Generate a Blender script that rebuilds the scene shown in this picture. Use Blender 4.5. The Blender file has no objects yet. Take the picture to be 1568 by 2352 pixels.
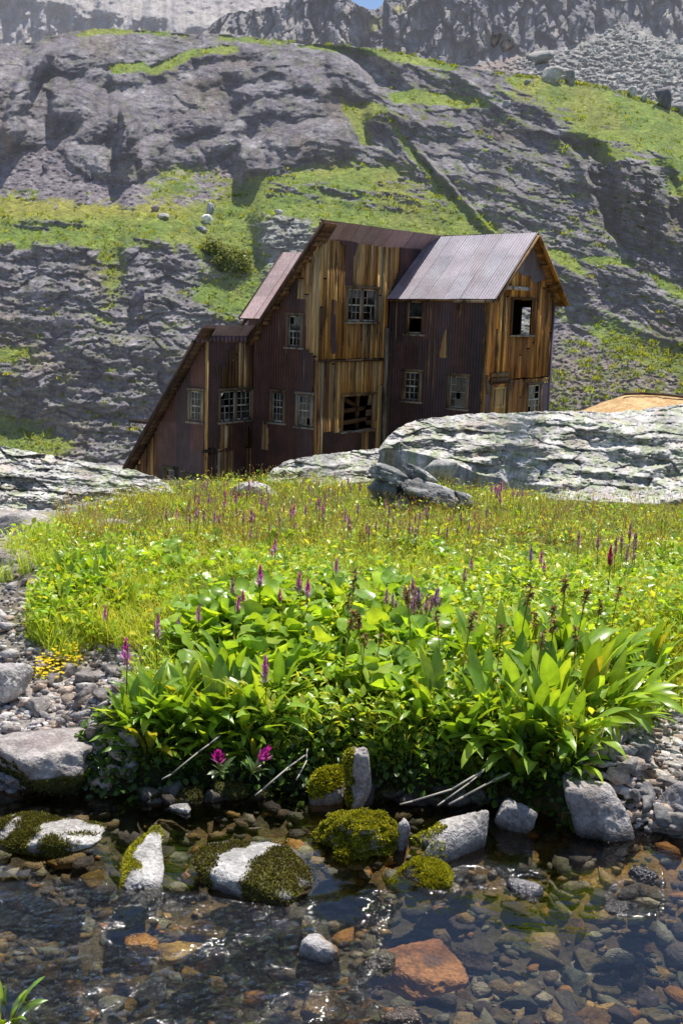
import bpy, bmesh, math, random
import numpy as np
from math import radians, sin, cos, tan, pi
rng = np.random.default_rng(11)
random.seed(11)
scene = bpy.context.scene
col = scene.collection

# ---------------------------------------------------------------- camera geometry (survey of the place)
FOC, CX, CY = 2640., 784., 1176.
EYE = np.array([0., 0., 1.6])
_p, _r = radians(10.), radians(1.7)
FWD = np.array([0, cos(_p), -sin(_p)])
_U0 = np.array([0, sin(_p), cos(_p)]); _R0 = np.array([1., 0, 0])
RGT = cos(_r) * _R0 + sin(_r) * _U0
UPV = cos(_r) * _U0 - sin(_r) * _R0

def ray(px, py):
    px = np.asarray(px, float)[..., None]; py = np.asarray(py, float)[..., None]
    return FWD + (px - CX) / FOC * RGT - (py - CY) / FOC * UPV
def proj(P):
    d = np.asarray(P) - EYE; w = d @ FWD
    return CX + FOC * (d @ RGT) / w, CY - FOC * (d @ UPV) / w, w
def at_y(px, py, y):
    v = ray(px, py); return EYE + v * (np.asarray(y, float)[..., None] / v[..., 1:2])
def at_z(px, py, z):
    v = ray(px, py); return EYE + v * ((z - EYE[2]) / v[..., 2:3])
def on_plane(px, py, P, n):
    v = ray(px, py); return EYE + v * (((P - EYE) @ n) / (v @ n))[..., None]

# ---------------------------------------------------------------- noise
_perm = np.random.default_rng(5).permutation(256)
_perm = np.concatenate([_perm, _perm, _perm])
_g = np.random.default_rng(6).normal(size=(256, 3)); _g /= np.linalg.norm(_g, axis=1)[:, None]
def noise(x, y, z=0.0):
    x, y, z = np.broadcast_arrays(np.asarray(x, float), np.asarray(y, float), np.asarray(z, float))
    xi = np.floor(x).astype(int); yi = np.floor(y).astype(int); zi = np.floor(z).astype(int)
    xf, yf, zf = x - xi, y - yi, z - zi
    u, v, w = [t * t * t * (t * (t * 6 - 15) + 10) for t in (xf, yf, zf)]
    xi &= 255; yi &= 255; zi &= 255
    out = 0
    for dx in (0, 1):
        for dy in (0, 1):
            for dz in (0, 1):
                h = _perm[_perm[_perm[(xi + dx) & 255] + ((yi + dy) & 255)] + ((zi + dz) & 255)]
                g = _g[h]
                d = g[..., 0] * (xf - dx) + g[..., 1] * (yf - dy) + g[..., 2] * (zf - dz)
                out = out + d * (u if dx else 1 - u) * (v if dy else 1 - v) * (w if dz else 1 - w)
    return out * 1.6
def fbm(x, y, z=0.0, o=4, g=0.5, l=2.03):
    s = 0; a = 1.; t = 0
    for i in range(o):
        s = s + a * noise(np.asarray(x) * l**i + 17.3 * i, np.asarray(y) * l**i - 9.1 * i, np.asarray(z) * l**i + 3.7 * i); t += a; a *= g
    return s / t * 1.5
def ridged(x, y, z=0.0, o=4):
    s = 0; a = 1.; t = 0
    for i in range(o):
        s = s + a * (1 - 2.2 * np.abs(noise(np.asarray(x) * 2.1**i + 7.3 * i, np.asarray(y) * 2.1**i - 5.1 * i, np.asarray(z) * 2.1**i))); t += a; a *= .5
    return s / t
def _hash(i, j, k):
    h = np.sin(i * 127.1 + j * 311.7 + k * 74.7) * 43758.5453; return h - np.floor(h)
def blocks(x, y, seed, tilt=1.0, jit=.85):
    """fractured-rock relief: irregular cells, each set in or out and tilted; returns (height -1..1, crack 0..1)"""
    x = np.asarray(x, float); y = np.asarray(y, float); ix, iy = np.floor(x), np.floor(y); b1 = np.full(x.shape, 9.); b2 = b1.copy(); out = np.zeros(x.shape)
    for dx in (-1, 0, 1):
        for dy in (-1, 0, 1):
            ci, cj = ix + dx, iy + dy; px = ci + .5 + jit * (_hash(ci, cj, seed) - .5); py = cj + .5 + jit * (_hash(ci, cj, seed + 5.) - .5)
            ex, ey = x - px, y - py; d = ex * ex + ey * ey
            v = (_hash(ci, cj, seed + 9.) * 2 - 1) * .7 + tilt * (ex * (_hash(ci, cj, seed + 13.) - .5) * 1.2 + ey * (_hash(ci, cj, seed + 17.) * 1.0 - .15))
            m = d < b1; b2 = np.where(m, b1, np.minimum(b2, d)); out = np.where(m, v, out); b1 = np.where(m, d, b1)
    return out, 1 - sstep(.0, .16, np.sqrt(b2) - np.sqrt(b1))
def sstep(a, b, x):
    t = np.clip((np.asarray(x, float) - a) / (b - a), 0, 1); return t * t * (3 - 2 * t)
def lerp(a, b, t): return a + (b - a) * t
def mixc(c0, c1, t):
    return np.asarray(c0) * (1 - t[..., None]) + np.asarray(c1) * t[..., None]
def poly_line(pts, x):
    p = np.array(pts, float); return np.interp(x, p[:, 0], p[:, 1])
def in_poly(pts, X, Y):
    p = np.array(pts, float); r = np.zeros(np.shape(X), bool); j = len(p) - 1
    for i in range(len(p)):
        xi, yi = p[i]; xj, yj = p[j]
        with np.errstate(divide='ignore', invalid='ignore'):
            c = ((yi > Y) != (yj > Y)) & (X < (xj - xi) * (Y - yi) / ((yj - yi) if yj != yi else 1e-9) + xi)
        r ^= c; j = i
    return r
def blur(a, rx, ry, n=2):
    for _ in range(n):
        for ax, r in ((1, rx), (0, ry)):
            r = int(r)
            if r < 1: continue
            pad = [(0, 0), (0, 0)]; pad[ax] = (r + 1, r)
            c = np.cumsum(np.pad(a, pad, mode='edge'), axis=ax)
            k = 2 * r + 1; n_ = a.shape[ax]
            if ax == 1: a = (c[:, k:k + n_] - c[:, :n_]) / k
            else: a = (c[k:k + n_] - c[:n_]) / k
    return a

# ---------------------------------------------------------------- scene objects
def tag(o, label=None, cat=None, group=None, kind=None):
    if label: o['label'] = label
    if cat: o['category'] = cat
    if group: o['group'] = group
    if kind: o['kind'] = kind
    return o
def empty(name, loc=(0, 0, 0), rz=0.):
    o = bpy.data.objects.new(name, None); o.empty_display_size = .1
    o.location = loc; o.rotation_euler = (0, 0, rz); col.objects.link(o); return o
def make_mesh(name, V, F, C=None, smooth=False, UV=None):
    """V (n,3); F list of (m,k) index arrays; C (n,3) point colours"""
    V = np.asarray(V, np.float32); me = bpy.data.meshes.new(name)
    Fs = [np.asarray(f, np.int32) for f in (F if isinstance(F, (list, tuple)) else [F]) if len(f)]
    me.vertices.add(len(V)); me.vertices.foreach_set('co', V.ravel())
    nl = sum(f.size for f in Fs); nf = sum(len(f) for f in Fs)
    me.loops.add(nl); me.loops.foreach_set('vertex_index', np.concatenate([f.ravel() for f in Fs]))
    me.polygons.add(nf)
    st = []; o = 0
    for f in Fs:
        st.append(o + np.arange(len(f)) * f.shape[1]); o += f.size
    me.polygons.foreach_set('loop_start', np.concatenate(st).astype(np.int32))
    if smooth: me.polygons.foreach_set('use_smooth', np.ones(nf, bool))
    if C is not None:
        C = np.asarray(C, np.float32)
        a = me.attributes.new('Col', 'FLOAT_COLOR', 'POINT')
        a.data.foreach_set('color', np.concatenate([C, np.ones((len(C), 1), np.float32)], 1).ravel() if C.shape[1] == 3 else C.ravel())
    me.update(calc_edges=True); me.validate()
    return me
def add_obj(name, me, mat=None, parent=None, loc=None):
    if mat is not None and len(me.materials) == 0: me.materials.append(mat)
    o = bpy.data.objects.new(name, me); col.objects.link(o)
    if parent is not None: o.parent = parent
    if loc is not None: o.location = loc
    return o
class MB:
    def __init__(s): s.V = []; s.Q = []; s.T = []; s.C = []; s.n = 0
    def add(s, V, Q=None, T=None, C=None):
        V = np.asarray(V, float).reshape(-1, 3)
        s.V.append(V)
        if Q is not None and len(Q): s.Q.append(np.asarray(Q) + s.n)
        if T is not None and len(T): s.T.append(np.asarray(T) + s.n)
        C = np.ones(3) * .5 if C is None else np.asarray(C, float)
        s.C.append(np.broadcast_to(C, (len(V), 3)) if C.ndim == 1 else C)
        s.n += len(V)
    def box(s, o, u, v, w, C=None):
        """corner o with edge vectors u, v, w"""
        o, u, v, w = [np.asarray(t, float) for t in (o, u, v, w)]
        V = np.array([o, o + u, o + u + v, o + v, o + w, o + u + w, o + u + v + w, o + v + w])
        Q = [[0, 3, 2, 1], [4, 5, 6, 7], [0, 1, 5, 4], [1, 2, 6, 5], [2, 3, 7, 6], [3, 0, 4, 7]]
        if np.dot(np.cross(u, v), w) < 0: Q = [q[::-1] for q in Q]
        s.add(V, Q, None, C)
    def beam(s, p, q, wid, hei, C=None, up=(0, 0, 1)):
        p, q = np.asarray(p, float), np.asarray(q, float); d = q - p; d /= np.linalg.norm(d)
        up = np.asarray(up, float)
        if abs(d @ up) > .97: up = np.array([1., 0, 0])
        sd = np.cross(d, up); sd /= np.linalg.norm(sd); uu = np.cross(sd, d)
        s.box(p - sd * wid / 2 - uu * hei / 2, sd * wid, uu * hei, q - p, C)
    def mesh(s, name, smooth=False):
        F = []
        if s.Q: F.append(np.concatenate(s.Q))
        if s.T: F.append(np.concatenate(s.T))
        return make_mesh(name, np.concatenate(s.V), F, np.concatenate(s.C), smooth)
    def build(s, name, mat, parent=None, smooth=False, loc=None):
        return add_obj(name, s.mesh(name, smooth), mat, parent, loc)
def grid_quads(nr, nc):
    i = np.arange(nr - 1)[:, None] * nc + np.arange(nc - 1)[None]
    return np.stack([i, i + 1, i + nc + 1, i + nc], -1).reshape(-1, 4)

# ---------------------------------------------------------------- materials
class NT:
    def __init__(s, name):
        s.m = bpy.data.materials.new(name); s.m.use_nodes = True
        s.t = s.m.node_tree; s.t.nodes.clear(); s.out = s.t.nodes.new('ShaderNodeOutputMaterial')
    def n(s, typ, **kw):
        nd = s.t.nodes.new(typ)
        for k, v in kw.items():
            if k in nd.inputs: s.set(nd.inputs[k], v)
            else: setattr(nd, k, v)
        return nd
    def set(s, inp, v):
        if isinstance(v, bpy.types.NodeSocket): s.t.links.new(v, inp)
        else: inp.default_value = v
    def attr(s, name='Col'): return s.n('ShaderNodeAttribute', attribute_name=name).outputs['Color']
    def obj(s): return s.n('ShaderNodeTexCoord').outputs['Object']
    def mapping(s, v, scale=(1, 1, 1), rot=(0, 0, 0), loc=(0, 0, 0)):
        m = s.n('ShaderNodeMapping'); s.set(m.inputs['Vector'], v)
        m.inputs['Scale'].default_value = scale; m.inputs['Rotation'].default_value = rot; m.inputs['Location'].default_value = loc
        return m.outputs[0]
    def noise(s, v, scale, detail=4, rough=.55, dist=0.):
        n = s.n('ShaderNodeTexNoise'); s.set(n.inputs['Vector'], v)
        n.inputs['Scale'].default_value = scale; n.inputs['Detail'].default_value = detail
        n.inputs['Roughness'].default_value = rough; n.inputs['Distortion'].default_value = dist
        return n.outputs['Fac']
    def voro(s, v, scale, feature='F1', out='Distance'):
        n = s.n('ShaderNodeTexVoronoi', feature=feature); s.set(n.inputs['Vector'], v); n.inputs['Scale'].default_value = scale
        return n.outputs[out]
    def ramp(s, f, stops):
        r = s.n('ShaderNodeValToRGB'); s.set(r.inputs['Fac'], f); e = r.color_ramp.elements
        while len(e) < len(stops): e.new(.5)
        for k, (p, c) in enumerate(stops):
            e[k].position = p; e[k].color = (*c, 1) if hasattr(c, '__len__') else (c, c, c, 1)
        return r.outputs['Color']
    def mix(s, a, b, f, mode='MIX'):
        m = s.n('ShaderNodeMix', data_type='RGBA', blend_type=mode)
        for i, v in ((0, f), (6, a), (7, b)):
            if isinstance(v, (tuple, list)) and len(v) == 3: v = (*v, 1)
            s.set(m.inputs[i], v)
        return m.outputs[2]
    def math(s, op, a, b=0.):
        m = s.n('ShaderNodeMath', operation=op); s.set(m.inputs[0], a); s.set(m.inputs[1], b); return m.outputs[0]
    def bump(s, h, strength=.5, dist=.02, nrm=None):
        b = s.n('ShaderNodeBump'); s.set(b.inputs['Height'], h); b.inputs['Strength'].default_value = strength; b.inputs['Distance'].default_value = dist
        if nrm is not None: s.set(b.inputs['Normal'], nrm)
        return b.outputs[0]
    def pbsdf(s, base, rough=.8, nrm=None, spec=.3, metal=0.):
        b = s.n('ShaderNodeBsdfPrincipled')
        if isinstance(base, tuple) and len(base) == 3: base = (*base, 1)
        s.set(b.inputs['Base Color'], base); s.set(b.inputs['Roughness'], rough); s.set(b.inputs['Specular IOR Level'], spec); s.set(b.inputs['Metallic'], metal)
        if nrm is not None: s.set(b.inputs['Normal'], nrm)
        return b.outputs[0]
    def done(s, sh): s.t.links.new(sh, s.out.inputs['Surface']); return s.m

def mat_terrain(name, sc=1.0, bstr=.8, var=.5, tuft=True):
    """rock / scree / turf sheets; base colours come from the point colours, alpha-free"""
    t = NT(name); P = t.obj(); c = t.attr()
    n1 = t.noise(P, .5 * sc, 6, .7); n2 = t.noise(P, 2.4 * sc, 6, .75); n3 = t.noise(t.mapping(P, (1, 1, 3.5), (.12, .2, 0)), 3.2 * sc, 5, .75, .5)
    for nn, lo, hi, k in ((n1, .62, 1.5, var), (n2, .45, 1.75, var * 1.15), (n3, .45, 1.7, var)):
        c = t.mix(c, t.mix(c, t.ramp(nn, [(.33, lo), (.5, 1.03), (.67, hi)]), 1., 'MULTIPLY'), k)
    h = t.math('ADD', t.math('MULTIPLY', n2, .6), t.math('MULTIPLY', n3, .55))
    b = t.bump(h, bstr, .9 / sc)
    # aerial haze: painted on as a surface glow that grows with distance
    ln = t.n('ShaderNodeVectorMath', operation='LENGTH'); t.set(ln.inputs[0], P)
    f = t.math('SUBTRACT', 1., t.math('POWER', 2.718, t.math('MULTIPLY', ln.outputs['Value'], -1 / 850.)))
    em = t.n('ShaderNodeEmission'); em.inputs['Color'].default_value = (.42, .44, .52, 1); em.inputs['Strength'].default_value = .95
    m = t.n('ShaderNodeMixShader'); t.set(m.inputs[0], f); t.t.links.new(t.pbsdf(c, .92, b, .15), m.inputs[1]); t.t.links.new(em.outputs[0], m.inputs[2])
    return t.done(m.outputs[0])
def mat_rock(name, sc=1.0, bstr=.7, rough=.85, spec=.3, wet=False):
    t = NT(name); P = t.obj(); c = t.attr()
    n1 = t.noise(P, 4 * sc, 6, .65); n2 = t.noise(P, 22 * sc, 5, .7); n3 = t.noise(P, 90 * sc, 3, .6); v = t.voro(P, 9 * sc)
    c = t.mix(c, t.mix(c, t.ramp(n1, [(.3, .6), (.5, 1.), (.7, 1.35)]), 1., 'MULTIPLY'), .8)
    c = t.mix(c, t.mix(c, t.ramp(n2, [(.32, .5), (.5, 1.), (.68, 1.45)]), 1., 'MULTIPLY'), .75)
    c = t.mix(c, t.mix(c, t.ramp(n3, [(.35, .6), (.5, 1.), (.65, 1.35)]), 1., 'MULTIPLY'), .5)
    h = t.math('ADD', t.math('ADD', t.math('MULTIPLY', n1, .5), t.math('MULTIPLY', n2, .35)), t.math('MULTIPLY', n3, .12))
    b = t.bump(h, bstr, .06 / sc)
    return t.done(t.pbsdf(c, rough, b, spec))
def mat_leaf(name, trans=.45, rough=.38, spec=.45, tint=(1.5, 1.35, .55)):
    t = NT(name); c = t.attr(); P = t.obj()
    n = t.noise(P, 30, 3, .6)
    c = t.mix(c, t.mix(c, t.ramp(n, [(.3, .7), (.5, 1.), (.7, 1.25)]), 1., 'MULTIPLY'), .7)
    p = t.pbsdf(c, rough, None, spec)
    tr = t.n('ShaderNodeBsdfTranslucent'); t.set(tr.inputs['Color'], t.mix(c, (*tint, 1), 1., 'MULTIPLY'))
    m = t.n('ShaderNodeMixShader'); m.inputs[0].default_value = trans
    t.t.links.new(p, m.inputs[1]); t.t.links.new(tr.outputs[0], m.inputs[2])
    return t.done(m.outputs[0])
# ================================================================ the valley behind: hillside, cliffs, scree
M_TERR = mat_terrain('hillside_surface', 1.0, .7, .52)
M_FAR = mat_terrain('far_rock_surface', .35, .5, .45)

RIDGE = [(-300, 130), (0, 100), (88, 98), (102, 84), (175, 72), (240, 65), (300, 69), (360, 70), (440, 78), (520, 78), (600, 88), (680, 100), (775, 103),
         (860, 112), (950, 128), (1030, 150), (1060, 152), (1150, 168), (1200, 176), (1300, 188), (1400, 203), (1500, 238), (1568, 262), (1860, 330)]

def relief(px, py, r0, slope, smooth_px, leak, leak_on=True):
    """integrate a surface outward along each compass bearing: slope (deg) decides how fast distance grows.
       px (nc,), py (nr,nc) rows from the bottom up.  returns (nr,nc,3) points"""
    v = ray(np.broadcast_to(px, py.shape), py)
    hor = np.hypot(v[..., 0], v[..., 1]); e = np.arctan2(v[..., 2], hor)
    g = 1 / np.tan(np.radians(np.clip(slope - np.degrees(e), 9, 100)))
    gr = blur(g, smooth_px, max(3, smooth_px // 3), 3)
    de = np.diff(e, axis=0, prepend=e[:1])
    L0 = np.cumsum(blur(gr * de, smooth_px, 0, 1), 0); D = np.zeros_like(L0); d = np.zeros(len(px))
    for k in range(1, len(L0)):
        d = d * (1 - np.clip(de[k] / leak, 0, 1)) + (g[k] - gr[k]) * de[k]; D[k] = d
    r = np.asarray(r0) * np.exp(L0 + D)
    P = EYE + v * (r / hor)[..., None]
    return P, r
def paint(shape_px, shape_py, polys, soft=6, step=4):
    """soft mask of polygons, sampled on the sheet's own bearings"""
    X = np.arange(-320, 1880, step); Y = np.arange(-120, 1240, step)
    XX, YY = np.meshgrid(X, Y); m = np.zeros(XX.shape)
    for p in polys: m = np.maximum(m, in_poly(p, XX, YY).astype(float))
    m = blur(m, soft / step, soft / step, 2)
    fx = np.clip((shape_px + 320) / step, 0, len(X) - 1.001); fy = np.clip((shape_py + 120) / step, 0, len(Y) - 1.001)
    ix, iy = fx.astype(int), fy.astype(int); tx, ty = fx - ix, fy - iy
    return (m[iy, ix] * (1 - tx) + m[iy, ix + 1] * tx) * (1 - ty) + (m[iy + 1, ix] * (1 - tx) + m[iy + 1, ix + 1] * tx) * ty
def ledge(X, Y, pts, h, up=14, ends=30):
    """1 just below a rock edge (steep face of height h), negative just above it (flat top)"""
    p = np.array(pts, float)
    y0 = np.interp(X, p[:, 0], p[:, 1]) + 5 * noise(X / 23., Y / 40., 3.3) + 3 * noise(X / 9., Y / 20., 1.3)
    w = sstep(p[0, 0] - ends, p[0, 0] + ends * .3, X) * (1 - sstep(p[-1, 0] - ends * .3, p[-1, 0] + ends, X))
    d = Y - y0
    return w * np.where(d > 0, sstep(0, 4, d) * (1 - sstep(h * .55, h, d)), -(1 - sstep(0, up, -d)) * .55)
def strip(X, Y, pts, w):
    """mask of a band around a polyline; w may be a list of half widths"""
    p = np.array(pts, float); best = np.full(X.shape, 1e9); W = np.broadcast_to(w, len(p))
    for i in range(len(p) - 1):
        a, b = p[i], p[i + 1]; ab = b - a; t = np.clip(((X - a[0]) * ab[0] + (Y - a[1]) * ab[1]) / (ab @ ab), 0, 1)
        d = np.hypot(X - a[0] - t * ab[0], Y - a[1] - t * ab[1]) / lerp(W[i], W[i + 1], t)
        best = np.minimum(best, d)
    return 1 - sstep(.7, 1.3, best + .5 * noise(X / 14., Y / 11., 9.))

# ---- the hillside
NC, NR = 820, 470
hpx = np.linspace(-290, 1850, NC)
ridge = poly_line(RIDGE, hpx) + 2.5 * noise(hpx / 22., 0.3) + 1.5 * noise(hpx / 7., .9)
tt = np.linspace(0, 1, NR)[:, None]
HY = 1175 + (ridge - 1175) * tt
HX = np.broadcast_to(hpx, HY.shape)
tilt = sstep(700, 1000, HX) * .30 + .05 * (1 - sstep(700, 1000, HX)) - .10 * sstep(350, 600, HX) * (1 - sstep(650, 850, HX)) * (1 - sstep(400, 500, HY))
Q = HY - tilt * (HX - 700)
wx = HX + 25 * noise(HX / 120., HY / 90., 4.); wq = Q + 12 * noise(HX / 80., HY / 60., 7.)

shelf = [(-320, 438), (0, 447), (150, 462), (300, 473), (420, 478), (505, 455), (560, 420), (640, 402), (720, 380), (880, 372), (930, 388), (965, 402), (1010, 428), (1062, 475),
         (1120, 540), (985, 548), (745, 520), (730, 530), (660, 495), (600, 497), (585, 540), (590, 580), (618, 640), (560, 735), (500, 722), (415, 680),
         (480, 640), (520, 640), (470, 590), (400, 560), (300, 552), (265, 575), (290, 640), (262, 700), (255, 760), (240, 775), (215, 745), (245, 690), (232, 640), (240, 575), (150, 560), (60, 553), (50, 600), (40, 560), (0, 560), (-320, 560)]
GRASS = [shelf,
         [(325, 445), (330, 425), (420, 383), (470, 398), (537, 383), (537, 415), (430, 425), (420, 452), (350, 452)],
         [(326, 168), (355, 150), (430, 118), (507, 103), (560, 112), (530, 122), (470, 122), (430, 140), (355, 172)],
         [(250, 150), (340, 140), (330, 160), (262, 170)],
         [(500, 80), (600, 90), (680, 101), (775, 104), (860, 113), (950, 129), (1060, 153), (1060, 165), (960, 148), (860, 128), (680, 108), (600, 100), (500, 92)],
         [(240, 64), (440, 79), (440, 86), (300, 76), (170, 82), (120, 88)],
         [(775, 215), (800, 240), (850, 232), (892, 248), (870, 262), (835, 282), (845, 310), (860, 335), (830, 330), (812, 290), (790, 262)],
         [(560, 116), (640, 118), (636, 124), (560, 122)],
         [(1047, 160), (1189, 172), (1295, 186), (1407, 200), (1568, 255), (1880, 330), (1880, 560), (1568, 470), (1528, 430), (1523, 372), (1432, 363), (1381, 332), (1320, 346), (1290, 308), (1275, 258), (1229, 225), (1170, 208), (1128, 180)],
         [(890, 216), (960, 205), (1040, 218), (1100, 222), (1140, 245), (1060, 246), (980, 240), (905, 236)],
         [(1330, 335), (1400, 325), (1440, 365), (1400, 372), (1392, 385), (1370, 372)],
         [(1255, 568), (1290, 572), (1325, 600), (1350, 640), (1300, 615), (1262, 590)],
         [(1330, 592), (1380, 585), (1460, 606), (1455, 618), (1400, 606), (1350, 606)],
         [(1380, 690), (1420, 745), (1480, 770), (1568, 800), (1880, 850), (1880, 940), (1568, 880), (1480, 840), (1400, 800), (1350, 770), (1285, 715), (1262, 695), (1275, 688), (1330, 730), (1370, 755), (1385, 740)],
         [(1480, 620), (1530, 640), (1600, 690), (1560, 690), (1510, 655)],
         [(0, 795), (60, 788), (85, 792), (70, 812), (120, 822), (80, 835), (0, 838), (-320, 830), (-320, 790)],
         [(-320, 945), (0, 945), (60, 960), (150, 1000), (180, 1040), (120, 1070), (-320, 1060)],
         [(820, 560), (1000, 560), (1130, 540), (1150, 620), (1000, 640)]]
SCREE = [[(-320, 330), (0, 372), (60, 348), (112, 330), (130, 345), (160, 385), (230, 412), (300, 422), (345, 408), (420, 383), (500, 400), (540, 390), (540, 420), (505, 456), (420, 480), (300, 475), (150, 464), (0, 449), (-320, 440)],
         [(1255, 760), (1300, 740), (1400, 790), (1480, 830), (1568, 870), (1880, 930), (1880, 1180), (1200, 1180), (1240, 900)],
         [(1350, 640), (1385, 690), (1420, 745), (1390, 745), (1355, 690), (1335, 655)]]
THIN = [2, 3, 4, 5, 6, 7, 9, 10, 11, 12, 14]
mg = np.maximum(paint(HX, HY, [g for i, g in enumerate(GRASS) if i not in THIN], 26), paint(HX, HY, [GRASS[i] for i in THIN], 6) * 1.15); ms = paint(HX, HY, SCREE, 8)
st_ = sstep(-.1, .25, fbm(HX / 70., (HY - .12 * HX) / 8., 14.2, 4)); mg = mg - .75 * st_ * paint(HX, HY, [[(610, 425), (740, 418), (850, 432), (930, 392), (1000, 425), (1055, 485), (940, 492), (800, 468), (615, 460)], [(30, 500), (150, 492), (230, 512), (110, 530), (30, 522)], [(1150, 250), (1300, 330), (1560, 420), (1560, 330), (1300, 240)]], 10) * np.where(HX > 1100, .55, 1.)
gul = strip(HX, HY, [(882, 250), (905, 290), (930, 335), (985, 398), (1030, 450), (1075, 495), (1120, 540)], [5, 6, 8, 9, 12, 18, 26])
mg = np.maximum(mg, gul)
gn = fbm(HX / 40., Q / 16., 2.2, 5, .62)
veg = sstep(.36, .60, mg + .5 * gn + .2 * fbm(HX / 9., Q / 5., 4.2, 3))
tufts = sstep(.16, .30, fbm(HX / 17., HY / 9., 5.5, 3) - .05)
lowr = sstep(1240, 1290, HX) * sstep(740, 850, HY)
veg = np.maximum(veg, lowr * sstep(.05, .25, fbm(HX / 17., HY / 9., 5.5, 3)) * .85)
lowl = (1 - sstep(600, 700, HX)) * sstep(640, 800, HY)
streak = sstep(.22, .42, fbm(HX / 60., Q / 9., 8.1, 4) + .05)
strat = sstep(860, 960, HX) * sstep(330, 560, HY)
veg = np.maximum(veg, streak * (.75 * strat + .45 * lowl))
veg = np.maximum(veg, .8 * sstep(.25, .4, fbm(HX / 45., Q / 8., 3.7, 4)) * sstep(800, 900, HX) * (1 - sstep(560, 640, HY)))
scr = sstep(.4, .6, ms + .2 * gn) * (1 - veg)
rock = (1 - veg) * (1 - scr)

cliffz = (1 - sstep(380, 470, HY + .0 * HX)) * (1 - sstep(820, 1000, HX))
S = 42 - 1 * cliffz
S = lerp(S, 43, sstep(900, 1000, HX) * (1 - sstep(560, 700, HY)))
S = lerp(S, 27, veg * sstep(.3, .5, mg)); S = lerp(S, 31, scr)
big = 20 * fbm(wx / 190., wq / 55., 1.1, 3) + 17 * fbm(wx / 70., wq / 20., 2.7, 3, .55)
calm = 1 - .75 * cliffz
S = S + .6 * big * (rock * calm + .16 * (1 - rock))
LEDGES = [  # edge line, height of the face under it, how steep, how flat above
    ([(-200, 112), (85, 110)], 150, 42), ([(-200, 240), (0, 250), (60, 235)], 110, 30),
    ([(85, 100), (180, 80), (300, 88), (395, 100)], 48, 30), ([(130, 150), (240, 132), (330, 128), (390, 104)], 30, 26),
    ([(30, 170), (120, 185), (180, 205), (268, 214)], 105, 40), ([(-200, 300), (0, 312), (60, 300), (118, 290)], 75, 48),
    ([(105, 352), (167, 306), (273, 215), (355, 174), (430, 140)], 62, 38), ([(200, 150), (262, 170), (330, 165)], 26, 26),
    ([(275, 245), (325, 215), (400, 198), (480, 196), (545, 188)], 112, 44), ([(340, 215), (450, 235), (545, 230)], 55, 30),
    ([(425, 172), (530, 178), (660, 142)], 44, 34), ([(535, 196), (633, 180), (757, 180)], 48, 32), ([(560, 124), (640, 124)], 24, 30),
    ([(440, 350), (507, 311), (540, 290), (560, 247), (660, 225), (755, 240)], 85, 40), ([(320, 318), (395, 302)], 95, 36), ([(425, 352), (450, 340), (510, 330), (560, 300)], 70, 36),
    ([(545, 345), (568, 322), (588, 306), (660, 288), (800, 278)], 60, 26), ([(548, 340), (600, 325), (680, 322), (730, 345)], 62, 36),
    ([(112, 352), (190, 334), (285, 336)], 92, 50), ([(280, 300), (330, 345), (420, 350)], 74, 34), ([(640, 340), (760, 332), (840, 320)], 30, 16),
    ([(690, 112), (773, 113), (824, 149), (866, 204)], 70, 46), ([(890, 135), (960, 150), (1060, 200)], 30, 26), ([(850, 255), (900, 252), (935, 300)], 55, 36),
    ([(900, 256), (976, 286), (1047, 287)], 46, 34), ([(1047, 166), (1098, 205), (1148, 245), (1209, 286), (1282, 312)], 46, 44),
    ([(1130, 200), (1200, 232), (1260, 250), (1285, 300)], 40, 34), ([(880, 345), (960, 380), (1010, 420)], 40, 28), ([(1060, 330), (1160, 350), (1280, 405), (1335, 420)], 40, 20),
    ([(1030, 395), (1160, 430), (1290, 480)], 34, 22), ([(1100, 470), (1230, 500), (1370, 560)], 30, 24), ([(620, 430), (760, 426), (900, 440), (1010, 470)], 26, 24), ([(615, 455), (740, 452), (900, 470), (1020, 500)], 20, 22),
    ([(1322, 352), (1348, 372), (1381, 345), (1432, 372), (1470, 395)], 120, 24), ([(1440, 470), (1500, 465)], 60, 30), ([(1460, 560), (1568, 580), (1700, 600)], 60, 34), ([(1500, 400), (1560, 470), (1650, 500)], 130, 26),
    ([(1240, 602), (1300, 612), (1350, 660)], 90, 30), ([(1340, 612), (1440, 625), (1540, 690), (1700, 740)], 70, 18), ([(1360, 700), (1480, 760), (1620, 800)], 45, 34),
    ([(-200, 560), (50, 562), (240, 566), (300, 556)], 40, 16), ([(330, 540), (430, 560), (530, 600)], 30, 26), ([(380, 590), (480, 610), (545, 640)], 40, 30), ([(520, 480), (600, 492)], 20, 20),
    ([(590, 500), (660, 496), (740, 520)], 120, 20), ([(-200, 655), (60, 665), (250, 660)], 30, 20), ([(320, 690), (350, 680), (400, 690)], 34, 40), ([(-200, 730), (80, 735), (240, 720)], 34, 24), ([(160, 800), (300, 790), (420, 800)], 50, 26),
    ([(-200, 870), (90, 862), (200, 850)], 70, 30), ([(0, 905), (90, 895)], 90, 34), ([(200, 850), (330, 835), (460, 840)], 46, 24), ([(90, 930), (260, 915), (420, 900)], 60, 22), ([(40, 120), (75, 180)], 120, 20),
    ([(20, 505), (170, 500), (240, 520)], 20, 34)]
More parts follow.
